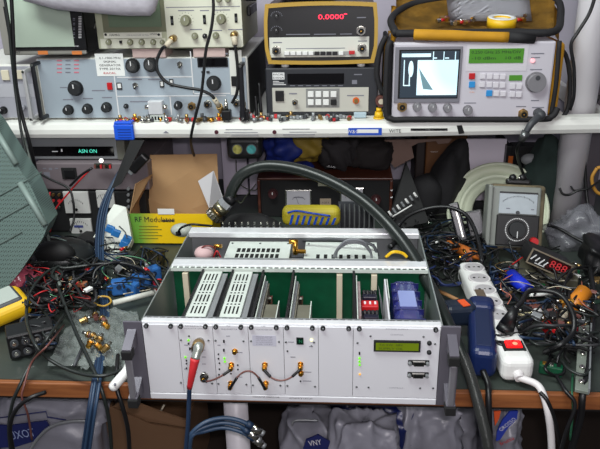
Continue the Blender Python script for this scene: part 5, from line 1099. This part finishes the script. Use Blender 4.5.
for k in range(3):
    a, b = ((-40, 218+k*24), (42-10*k, 172+k*30)); MB().tube([PP(*a, -.0015), PP(*b, -.0015)], .0012, cre, 6, 1).build('crease', t)
# yellow rimmed meter at the corner
F = Matrix.Translation(Z(10, 303, .034)) @ Matrix.Rotation(math.radians(42), 4, 'Z') @ Matrix.Rotation(-.12, 4, 'Y')
t = thing('yellow_rimmed_meter', 'handheld meter with a yellow rim and pale window cut off by the left edge', 'multimeter', Z(0, 315, 0))
MB(F).box((-.045, 0, -.002), (.15, .086, .036), yellow, None, .016, 5).build('yellow_holster', t)
MB(F).box((-.047, 0, .012), (.132, .068, .014), dkgrey, None, .010, 4).build('face', t)
MB(F).box((-.012, 0, .0195), (.05, .056, .0015), mat('pale_window', (178, 186, 178), .25), None, .0005).build('window', t)
# pink bag
pkm = mat('pink_plastic_film', (190, 90, 110), .2, alpha=.75)
t = thing('pink_plastic_bag', 'crumpled pink plastic bag beneath the perforated case', 'bag', Z(18, 285, 0))
lump(Z(15, 276, .03), (.045, .035, .028), pkm, .35, 61, freq=4).build('bag_body', t)
MB().tube([Z(26, 262, .05), Z(32, 268, .04), Z(31, 280, .03), Z(24, 284, .02)], .0022, red, 8).build('red_tie', t)
# black headphone-like round unit
hb2 = mat('black_satin', (24, 27, 27), .4)
c = Z(60, 250, .045); t = thing('black_headphone_cup', 'rounded black shell with a modelled rim highlight and pink inside, right of the perforated case', 'headphones', Vector((c.x, c.y, .001)))
MB().ball(Vector((c.x, c.y, .034)), .072, hb2, (1, .8, .45), n=28).build('shell', t)
MB().ball(c+Vector((.004, -.035, .008)), .040, mat('inner_black', (12, 13, 14), .6), (1.1, .5, .7), n=20).build('inner_pad', t)
MB().tube([Z(36, 243, .055), Z(45, 237.5, .065), Z(57, 238, .068), Z(69, 243, .062), Z(78, 251, .05)], .0018, gg, 8).build('rim_highlight', t)  # highlight along the shell's rim modelled as a pale tube
MB().ball(Z(41, 252, .052), .014, mat('dusky_pink', (150, 70, 90), .6), (1, .6, 1)).build('pink_pad', t)
# dark gear between case and headphones
for i, (px, py, y_, sx_, sy_, sz_, rz, lb) in enumerate(((30, 225, .56, .08, .06, .06, .2, 'black box behind the headphone shell beside the perforated case'), (92, 250, .58, .05, .05, .045, -.2, 'dark block behind the white tray, right of the black shell'), (44, 300, .36, .09, .07, .03, .4, 'flat black box under the loose cables left of the silvery bag'), (80, 285, .40, .10, .06, .028, .15, 'flat dark box left of the blue cable bundle'), (140, 262, .50, .10, .06, .024, .1, 'dark box on the desk in front of the yellow carton'))):
    tag(MB(frame((Z(px, py, .01).x, Z(px, py, .01).y, .0006+sz_/2), rz)).box((0, 0, 0), (sx_, sy_, sz_), black, None, .004).build('black_box'), lb, 'box')
# white tray with blue terminals
t = thing('white_component_tray', 'white plastic tray with blue capacitors and wires leaning beside the yellow carton', 'tray', Z(105, 262, 0))
trm = mat('cloudy_white_tray', (206, 210, 200), .35, noise=.08, ns=30)
q = [P(114, 204, .55), P(126, 207, .55), P(132, 240, .52), P(122, 262, .48), P(94, 280, .42), P(82, 264, .44), P(89, 244, .49)]
MB().prism(q, (.0, .012, -.010), trm).build('tray_body', t)
bc = mat('mid_blue_plastic', (40, 110, 175), .4)
for k, (px, py) in enumerate(((110, 229), (116, 233), (127, 239), (124, 244))):
    MB(frame(P(px, py, .485-.002*k), .2, 0, .5)).box((0, 0, 0), (.018, .010, .016), bc, None, .002).build('blue_capacitor', t)
for k, (a, b) in enumerate((((119, 226), (127, 238)), ((113, 238), (113, 252)), ((105, 240), (104, 254)), ((124, 240), (123, 255)))):
    MB().tube([P(*a, .48), P((a[0]+b[0])/2+2, (a[1]+b[1])/2, .474), P(*b, .455)], .0013, (dkgrey, alud, dkgrey, beige)[k], 6).build('wire', t)
# blue and red plugs left of the rack
blb = mat('cornflower_plastic', (45, 100, 165), .4)
for i, (px, py, w_, rz, lb) in enumerate(((119, 285, .030, .3, 'leftmost blue plug in front of the carton, beside the cable bundle'), (132, 288, .026, -.3, 'second blue plug from the left in front of the carton'), (141, 279, .034, .5, 'blue plug in the middle of the row left of the rack'), (152, 272, .034, .7, 'blue plug nearest the rack side'))):
    c = Z(px, py, .02); m = MB(frame((c.x, c.y, .0165), rz)).box((0, 0, 0), (w_, .022, .03), blb, None, .004).cyl((-w_/2, 0, 0), (-w_/2-.01, 0, 0), .007, blb, .005, n=12).cyl((0, -.0112, .004), (0, -.0122, .004), .005, navy, n=12)
    tag(m.build('blue_plug'), lb, 'plug')
c = Z(160, 283, .02); tag(MB(frame((c.x-.004, c.y, .0125), .4)).box((0, 0, 0), (.018, .026, .024), red, None, .004).build('red_plug'), 'red plug touching the left side of the rack', 'plug')
rod('white plastic rod pointing at the rack side in front of the blue plugs', 'white_tube', Z(113, 303, .02), Z(156, 292, .022), .0052, offw, 'rod')
# antistatic bag with brass fittings
asb = mat('silvery_film', (168, 176, 172), .10, .0, noise=.2, ns=50, bump=.8, alpha=.5, spec=.9)
def bagf(u, v):
    a_ = Z(74+70*u+14*(v-.5)-22*u*0, 312+58*v, .004); k = sum((1-abs(math.sin(u*c1+v*c2+c3)))**3 for c1, c2, c3 in ((9, 5, 0), (-6, 11, 1), (13, -7, 2), (4, 17, .5), (21, 9, 3)))/2.2; return Vector((a_.x, a_.y, .004+.011*k+.010*math.sin(math.pi*u)*math.sin(math.pi*v)))
t = thing('silvery_bag', 'crumpled silvery antistatic bag on the desk left of the rack', 'bag', Z(108, 345, 0))
MB().grid(bagf, 34, 26, asb, .0008).build('bag_film', t)
def bagf2(u, v):
    a_ = Z(48+48*u+18*(1-v), 330+38*v, .003); return Vector((a_.x, a_.y, .003+.006*abs(math.sin(u*9+v*5)*math.cos(v*11))+.004))
tag(MB().grid(bagf2, 20, 16, asb, .0008).build('flat_silvery_bag'), 'second flat silvery bag at the left of the crumpled one near the desk edge', 'bag')
for i in range(10):
    px = 86+2.3*i; py = 312+rnd.uniform(0, 36); c = Z(px, py, .026); a_ = rnd.uniform(0, 3.1); dv = Vector((math.cos(a_), math.sin(a_), .2))*.011
    m = MB().cyl(c-dv, c, .0045, (brass, copper, gold)[i % 3], n=6, sm=False).cyl(c, c+dv, .003, chrome, n=10).cyl(c-dv*.2, c+dv*.2, .006, brass, n=12)
    tag(m.build('brass_fitting'), ORD[i]+' brass fitting from the left on the silvery bag beside the blue bundle', 'fitting', 'brass fittings on the silvery bag')
tag(MB().tube([Z(74, 366, .012), Z(82, 348, .014)], .0026, dkgrey, 8, 1).cyl(Z(82, 348, .014), Z(84, 344, .014), .0015, chrome, n=8).build('small_probe'), 'short dark probe lying on the silvery bag', 'probe')
# black module with connectors
F = frame(Z(34, 352, 0)+Vector((0, 0, .0008)), .5)
t = thing('black_connector_module', 'black box with round connectors on its front, half buried in cables at the left', 'module', Z(36, 345, 0))
MB(F).box((0, .01, .023), (.075, .045, .044), black, None, .003).build('case', t)
for k in range(8):
    x, z = -.027+.018*(k % 4), .013+.019*(k//4); MB(F).cyl((x, -.0125, z), (x, -.017, z), .0068, dkgrey, n=14).cyl((x, -.017, z), (x, -.0185, z), .0032, chrome, n=10).build('round_connector', t)
c = Z(83, 292, .02); tag(MB(frame((c.x, c.y, .037), .1)).box((0, 0, 0), (.022, .012, .009), mat('brown_component', (150, 90, 60), .5), None, .002).box((-.016, 0, 0), (.014, .016, .012), beige, None, .002).build('brown_component'), 'brown and beige part lying on the flat dark box left of the cable bundle', 'component')
# white handle end left of the rack
t = thing('white_grip', 'white rounded plastic handle end sticking out at the left rack ear over the desk edge', 'handle', P(120, 385, .0))
MB().tube([P(131, 362, .045), P(127, 371, .025), P(120, 379, .012), P(114, 386, .005)], .0078, white, 14, 5).ball(P(114, 386, .005), .0078, white).build('handle_body', t); MB().ball(P(115, 384.5, -.002), .0022, ink, n=8).build('small_hole', t)
# ---- named big cables at the left
gb = mat('grey_black_jacket', (30, 35, 33), .4); gp2 = mat('pale_grey_jacket', (96, 104, 98), .4)
cable('thick grey-black cable hanging from the top left across shelf edge and desk', [P(3, -12, .58), P(8, 20, .58), P(12, 60, .58), P(16, 95, .58), P(22, 135, .56), P(32, 180, .52), P(42, 225, .46), P(51, 262, .40), Z(60, 292, .05), Z(75, 330, .03), Z(88, 358, .02), P(101, 388, .020), P(109, 420, .015), P(112, 460, .02)], .0032, gb)
cable('second thick black cable hanging beside the first at the top left', [P(11, -12, .585), P(13, 30, .585), P(15.5, 80, .585), P(22, 115, .585), P(30, 145, .58), P(40, 190, .60), P(44, 215, .60)], .0042, black)
cable('pale grey cable running down over the perforated case', [P(24, 138, .575), P(34, 175, .53), P(43, 215, .47), P(50, 245, .43), P(54, 268, .38), Z(60, 285, .06)], .003, gp2)
cable('large loop of black cable sweeping from the shell to the left rack ear', [Z(62, 268, .05), Z(50, 270, .055), Z(36, 283, .055), Z(28, 300, .05), Z(27, 322, .045), Z(35, 344, .06), Z(50, 360, .03), Z(75, 372, .02), Z(100, 376, .022), Z(122, 370, .02), Z(127, 366, .02)], .0029, gb)
cable('black cable crossing horizontally over the blue bundle in front of the carton', [Z(62, 272, .05), Z(75, 268, .05), Z(100, 264, .06), Z(120, 263, .055), Z(140, 268, .05), Z(152, 276, .045), Z(160, 288, .03)], .0034, black)
cable('black cable curving from the tray round to the blue plugs', [Z(96, 300, .02), Z(93, 285, .03), Z(96, 270, .05), Z(110, 263, .06), Z(130, 264, .05), Z(146, 274, .04)], .003, black)
cable('small grey cable coil on top of the black shell cables', [Z(56, 268, .06), Z(62, 274, .06), Z(58, 280, .06), Z(52, 275, .06), Z(57, 267, .065), Z(66, 268, .06), Z(90, 265, .06)], .003, gb)
cable('black cable dropping over the desk edge at the far left into the space below', [Z(66, 312, .03), Z(50, 335, .07), Z(34, 358, .03), P(20, 385, .020), P(12, 405, .012), P(9, 430, .012), P(12, 460, .02)], .0028, gb)
cable('pink-brown thin wire beside the black cable crossing the left desk edge', [Z(64, 325, .03), Z(48, 345, .07), Z(32, 362, .03), P(24, 386, .018), P(22, 398, .012), P(28, 415, .015), P(32, 440, .03)], .0017, copper, 'wire', 'thin_wire', n=6)
cable('black cable loop hanging below the desk edge at the left', [P(46, 392, .020), P(30, 398, .005), P(16, 410, .0), P(10, 428, .0), P(14, 455, .01)], .0034, black)
cable('dark cable passing over the desk edge right of the blue bundle', [Z(118, 355, .02), Z(117, 368, .02), P(117, 388, .018), P(122, 405, .008), P(128, 430, .01), P(130, 460, .02)], .0034, black)
# ---- random fine clutter
darks = [black, gb, blk2, black, mat('dark_grey_jacket', (48, 48, 50), .45), black, navy]
def scribble(x0, x1, y0, y1, zmax, n, kind, place, mats_, r0, r1, step=26):
    made = []
    for i in range(n):
        px, py = rnd.uniform(x0, x1), rnd.uniform(y0, y1); a_ = rnd.uniform(0, 6.28); pts = []; left = px
        for k in range(rnd.randint(5, 9)):
            pts.append(Z(min(max(px, x0-6), x1+6), min(max(py, y0), y1), rnd.uniform(.008, zmax))); left = min(left, px)
            a_ += rnd.uniform(-.9, .9); px += step*math.cos(a_); py += step*.55*math.sin(a_)
            if px < x0 or px > x1: a_ = math.pi-a_; px = min(max(px, x0), x1)
            if py < y0 or py > y1: a_ = -a_; py = min(max(py, y0), y1)
        made.append((left, pts, rnd.uniform(r0, r1), rnd.choice(mats_)))
    for k, (l_, pts, r_, m_) in enumerate(sorted(made, key=lambda q_: q_[0])):
        cable(ORD[k]+' '+kind+' from the left in the '+place, pts, r_*.8, m_, 'wire', 'loose_wire', kind+'s in the '+place, n=6, sub=5)
scribble(26, 96, 258, 306, .055, 30, 'dark cable', 'upper tangle left of the blue bundle', darks, .0018, .0032)
scribble(22, 56, 300, 345, .05, 10, 'dark cable', 'heap around the black connector box', darks, .0016, .0030)
scribble(96, 168, 248, 288, .05, 16, 'dark cable', 'tangle before the yellow carton', darks, .0014, .0026, 18)
scribble(30, 90, 268, 312, .06, 7, 'thin red wire', 'tangle left of the blue bundle', [redr, mat('dull_red_wire', (130, 35, 35), .5)], .0010, .0016, 16)
scribble(50, 150, 256, 300, .05, 6, 'thin pale wire', 'tangle around the blue plugs', [beige, alud, mat('pale_green_wire', (90, 150, 110), .5)], .0008, .0014, 14)
scribble(425, 460, 236, 285, .05, 20, 'thin dark wire', 'tangle between rack and power strip', darks+[mat('dull_blue_wire', (35, 50, 95), .5)], .0014, .0028, 16)
scribble(490, 598, 268, 345, .05, 34, 'black cable', 'large tangle right of the power strip', darks, .0018, .0034)
scribble(486, 560, 246, 280, .04, 14, 'dark cable', 'clutter below the analogue multimeter', darks, .0016, .003, 16)
scribble(4, 130, 236, 268, .05, 14, 'dark cable', 'clutter behind the black headphone shell', darks, .0016, .0028, 18)
scribble(495, 596, 262, 335, .055, 8, 'thin pale wire', 'tangle right of the power strip', [beige, brass, mat('salmon_wire', (190, 110, 90), .5), alud], .0009, .0015, 15)
scribble(390, 485, 212, 264, .05, 34, 'black wire', 'dark clutter behind the power strip', darks, .0016, .003, 16)
scribble(545, 598, 330, 375, .03, 8, 'black cable', 'clutter beside the metal strip', darks, .002, .0036, 18)
SMC = []
for i in range(120):
    R_ = i % 7
    if R_ < 3: px, py, reg = rnd.uniform(500, 596), rnd.uniform(268, 340), 'right of the power strip'
    elif R_ < 5: px, py, reg = rnd.uniform(30, 98), rnd.uniform(262, 308), 'left of the blue cable bundle'
    elif R_ == 5: px, py, reg = rnd.uniform(428, 470), rnd.uniform(232, 270), 'behind the power strip'
    else: px, py, reg = rnd.uniform(104, 158), rnd.uniform(256, 290), 'around the blue plugs'
    c = Z(px, py, .015); c.z = rnd.uniform(.012, .05); s_ = rnd.uniform(.005, .011); k = rnd.random()
    cc = rnd.choice((black, black, dkgrey, chrome, brass, alud, copper, red, pcbd, white, gold))
    m = MB(frame(c, rnd.uniform(0, 3), rnd.uniform(-.6, .6)))
    if k < .5: m.cyl((-s_, 0, 0), (0, 0, 0), s_*.4, cc, n=10).cyl((0, 0, 0), (s_*1.2, 0, 0), s_*.3, rnd.choice((chrome, black, brass)), n=8)
    else: m.box((0, 0, 0), (s_*2, s_*1.2, s_*.7), cc, None, .001).cyl((-s_*1.6, 0, 0), (-s_, 0, 0), s_*.25, chrome, n=8)
    SMC.append((m.build('small_connector'), px, reg))
for reg in sorted({s_[2] for s_ in SMC}):
    for k, s_ in enumerate(sorted((s_ for s_ in SMC if s_[2] == reg), key=lambda q_: q_[1])):
        tag(s_[0], ORD[k]+' small connector from the left in the clutter '+reg, 'connector', 'small connectors '+reg)
# ================================================================ below the desk
MB_ = MB().span((-1.1, .10, -.372), (1.1, .95, -.35), mat('dark_lower_board', (50, 40, 34), .7, noise=.2, ns=6)); tag(MB_.build('lower_shelf'), 'dark lower board under the bench carrying the bags and cartons', 'shelf')
pg = mat('grey_white_bag_film', (146, 146, 156), .4, noise=.2, ns=9, bump=.6, trans=0)
pg2 = mat('pale_bag_film', (150, 150, 160), .35, noise=.2, ns=12, bump=.8)
navyp = mat('navy_print', (28, 36, 92), .5); navyf = mat('deep_blue_film', (18, 30, 84), .35, noise=.3, ns=14, bump=.6)
def bag(px0, px1, pyt, y_, dep, m_, seed, name, lb, amp=.12, sq=.75, parts=None):
    a = P(px0, pyt, y_); b = P(px1, pyt, y_); top = min(a.z, -.052); cx_ = (a.x+b.x)/2; rz_ = (top+.348)/2
    t_ = thing(name, lb, 'bag', (cx_, y_+dep, -.349))
    mb = lump((cx_, y_+dep, -.348+rz_*1.0), ((b.x-a.x)/2*.98, dep*.96, rz_*.93), m_, amp*.8, seed, 40, sq*.8)
    q = random.Random(seed+5); fo = [(Vector((q.uniform(-1, 1), q.uniform(-.6, .6), q.uniform(-1, 1))).normalized()*q.uniform(28, 75), q.uniform(0, 6)) for _ in range(7)]
    cc_ = Vector((cx_, y_+dep, -.348+rz_))
    for v in mb.bm.verts:
        k = sum((1-abs(math.sin(v.co.dot(w_)+p_)))**2.5 for w_, p_ in fo)/7
        d = (v.co-cc_); d.z *= .5
        v.co += d.normalized()*(k-.25)*.055
        v.co.z = max(v.co.z, -.3495); v.co.y = max(v.co.y, y_-.012)
    mb.build('bag_body', t_)
    return t_
t = bag(-30, 92, 400, .10, .09, pg, 71, 'lettered_plastic_bag', 'grey-white plastic bag with white letters on a navy banner under the bench at left', .06, .6)
F_ = .093
m = MB(); q = [P(-20, 424, F_), P(8, 426, F_), P(46, 421, F_), P(50, 428, F_), P(38, 440, F_), P(16, 447, F_), P(-20, 449, F_)]; m.prism(q, (0, .003, 0), navyp)
m.text('UXOT', P(22, 434.5, F_-.001), .024, mat('pale_blue_ink', (150, 165, 205), .6), Matrix.Rotation(-.22, 4, 'Y') @ RX, width=36/760); m.build('navy_banner', t)
MB().tube([P(-10, 419, F_), P(20, 415, F_), P(46, 411.5, F_), P(47.5, 417, F_), P(66, 420, F_)], .0011, navyp, 6, 1).build('outline_print', t)
cable('pale grey cable curving in front of the lettered bag', [P(29, 452, .075), P(38, 438, .075), P(52, 426, .072), P(72, 421, .072), P(95, 421, .075)], .0028, alud)
t = bag(84, 100, 410, .16, .04, pg, 72, 'red_marked_bag', 'narrow pale bag with red and blue marks behind the blue cable bundle under the bench', .05)
m = MB(); rect(m, 80, 398, 85, 426, .15, navyp, .002); rect(m, 80, 423, 88, 432, .15, redr, .0025); m.build('printed_marking', t)
ck = mat('dim_brown_cardboard', (112, 82, 56), .85, noise=.12, ns=10)
a, b = P(104, 416, .16), P(186, 416, .16)
t = thing('lower_carton', 'open brown carton on the lower board beneath the left half of the rack', 'carton', ((a.x+b.x)/2, .24, -.349))
MB().prism([P(104, 404, .16), P(150, 424, .16), P(188, 430, .16), (b.x, .16, -.349), (a.x, .16, -.349)], (0, .004, 0), ck).span((a.x, .165, -.349), (a.x+.004, .33, a.z), ck).span((b.x-.004, .165, -.349), (b.x, .33, b.z-.02), ck).span((a.x+.005, .326, -.349), (b.x-.005, .33, b.z), ck).build('walls', t)
MB().prism([P(124, 398, .17), P(160, 412, .17), P(188, 421, .17), P(188, 428, .165), P(150, 422, .165), P(112, 408, .165)], (0, .003, .001), ck).build('flap', t)
rod('pale thin stick standing in the lower carton', 'thin_stick', P(157, 418, .20), P(164, 405, .20), .002, beige, 'stick')
# blue-grey leads ending in silver plugs
for i, (dx, dy, lb) in enumerate(((0, 0, 'uppermost'), (-3, 6, 'middle'), (2, 12, 'lowest'))):
    t = thing('silver_plug_lead', lb+' of three blue-grey leads curving to silver plugs below the rack', 'cable', P(225, 430, .03))
    e = P(250+dx, 425+dy, .0); f_ = P(264+dx, 434+dy*1.1, .0)
    MB().tube([P(187+i, 455, -.02), P(190+i, 436, -.02), P(204, 423+dy*.7, -.01), P(222, 418+dy*.8, 0), P(238, 420+dy*.9, 0), e], .0034, MATS['slate_blue_jacket'], 10).build('coax', t)
    d = (f_-e).normalized(); MB().cyl(e-d*.006, e+d*.004, .0055, navy, n=12).cyl(e+d*.004, e+d*.020, .0062, chrome, n=14).cyl(e+d*.020, e+d*.026, .0048, alud, n=12).build('silver_plug', t)
t = bag(272, 350, 432, .10, .07, pg, 74, 'bag_with_navy_corner', 'grey bag with a navy corner printed with pale strokes below the middle of the rack', .08)
m = MB(); F_ = .088; m.prism([P(303, 449, F_), P(306, 440, F_), P(318, 435, F_), P(330, 442, F_), P(326, 455, F_), P(303, 455, F_)], (0, .003, 0), navyp); m.text('VNY', P(315, 443, F_-.001), .016, wink, Matrix.Rotation(-.2, 4, 'Y') @ RX, width=.022); m.build('navy_corner', t)
t = bag(322, 404, 433, .06, .05, pg2, 75, 'white_carrier_bag', 'white crumpled carrier bag in front of the dark blue bag under the bench', .12)
t = bag(325, 432, 407, .15, .07, navyf, 76, 'dark_blue_bag', 'dark blue plastic bag under the right half of the rack', .1)
t = bag(395, 470, 402, .14, .08, pg2, 77, 'clear_crumpled_bag', 'shiny pale crumpled bag right of the dark blue bag under the bench', .16)
cable('thin pale wire below the rack left of the dark blue bag', [P(292, 425, .09), P(294, 421, .09), P(302, 420, .09), P(318, 420.5, .09)], .0016, alud, 'wire', 'thin_wire', n=6)

t = bag(494, 534, 411, .12, .06, pg2, 78, 'sweet_bag', 'white bag with orange patch and blue slanting banner under the right desk edge', .07, .8)
F_ = .108
m = MB(); m.prism([P(497, 432, F_), P(502, 421, F_), P(510, 411.5, F_), P(518, 411, F_), P(517, 419, F_), P(508, 428, F_), P(500, 440, F_), P(496, 441, F_)], (0, .003, 0), mat('royal_blue_print', (40, 60, 160), .5))
m.text('GROSSO', P(507.5, 424.5, F_-.001), .010, wink, Matrix.Rotation(-.85, 4, 'Y') @ RX, width=.034); m.build('blue_banner', t)
m = MB(); m.prism([P(494, 412, F_), P(501, 411, F_), P(499, 419, F_), P(495, 426, F_)], (0, .003, 0), mat('orange_print', (215, 85, 40), .5)); m.build('orange_patch', t)
m = MB(); m.text('frutta', P(507, 441, F_-.001), .011, redr, Matrix.Rotation(-.6, 4, 'Y') @ RX, width=.026); m.build('red_lettering', t)
t = bag(440, 490, 414, .22, .06, pg2, 79, 'pale_back_bag', 'pale bag behind the hose under the right ear of the rack', .1)
for i, (pts, lb) in enumerate((([(540, 392, .020), (548, 402, .01), (556, 425, .01), (562, 455, .02)], 'black cable dropping over the desk edge just right of the white mains cord'), ([(556, 375, .06), (565, 390, .018), (575, 405, .005), (566, 432, .0), (560, 455, .0)], 'black cable curving down over the desk edge left of the metal strip'), ([(590, 268, .40), (594, 300, .28), (592, 330, .18), (588, 365, .08), (583, 392, .016), (580, 420, .01), (570, 455, .01)], 'thick black cable running down the right side of the desk over its edge'), ([(573, 372, .07), (572, 392, .018), (573, 410, .01), (570, 440, .01)], 'thin dark green cable beside the metal strip'))):
    cable(lb, [P(a_, b_, y_) for a_, b_, y_ in pts], (.003, .003, .0052, .0018)[i], (black, black, black, mat('dark_green_jacket', (30, 80, 55), .5))[i])
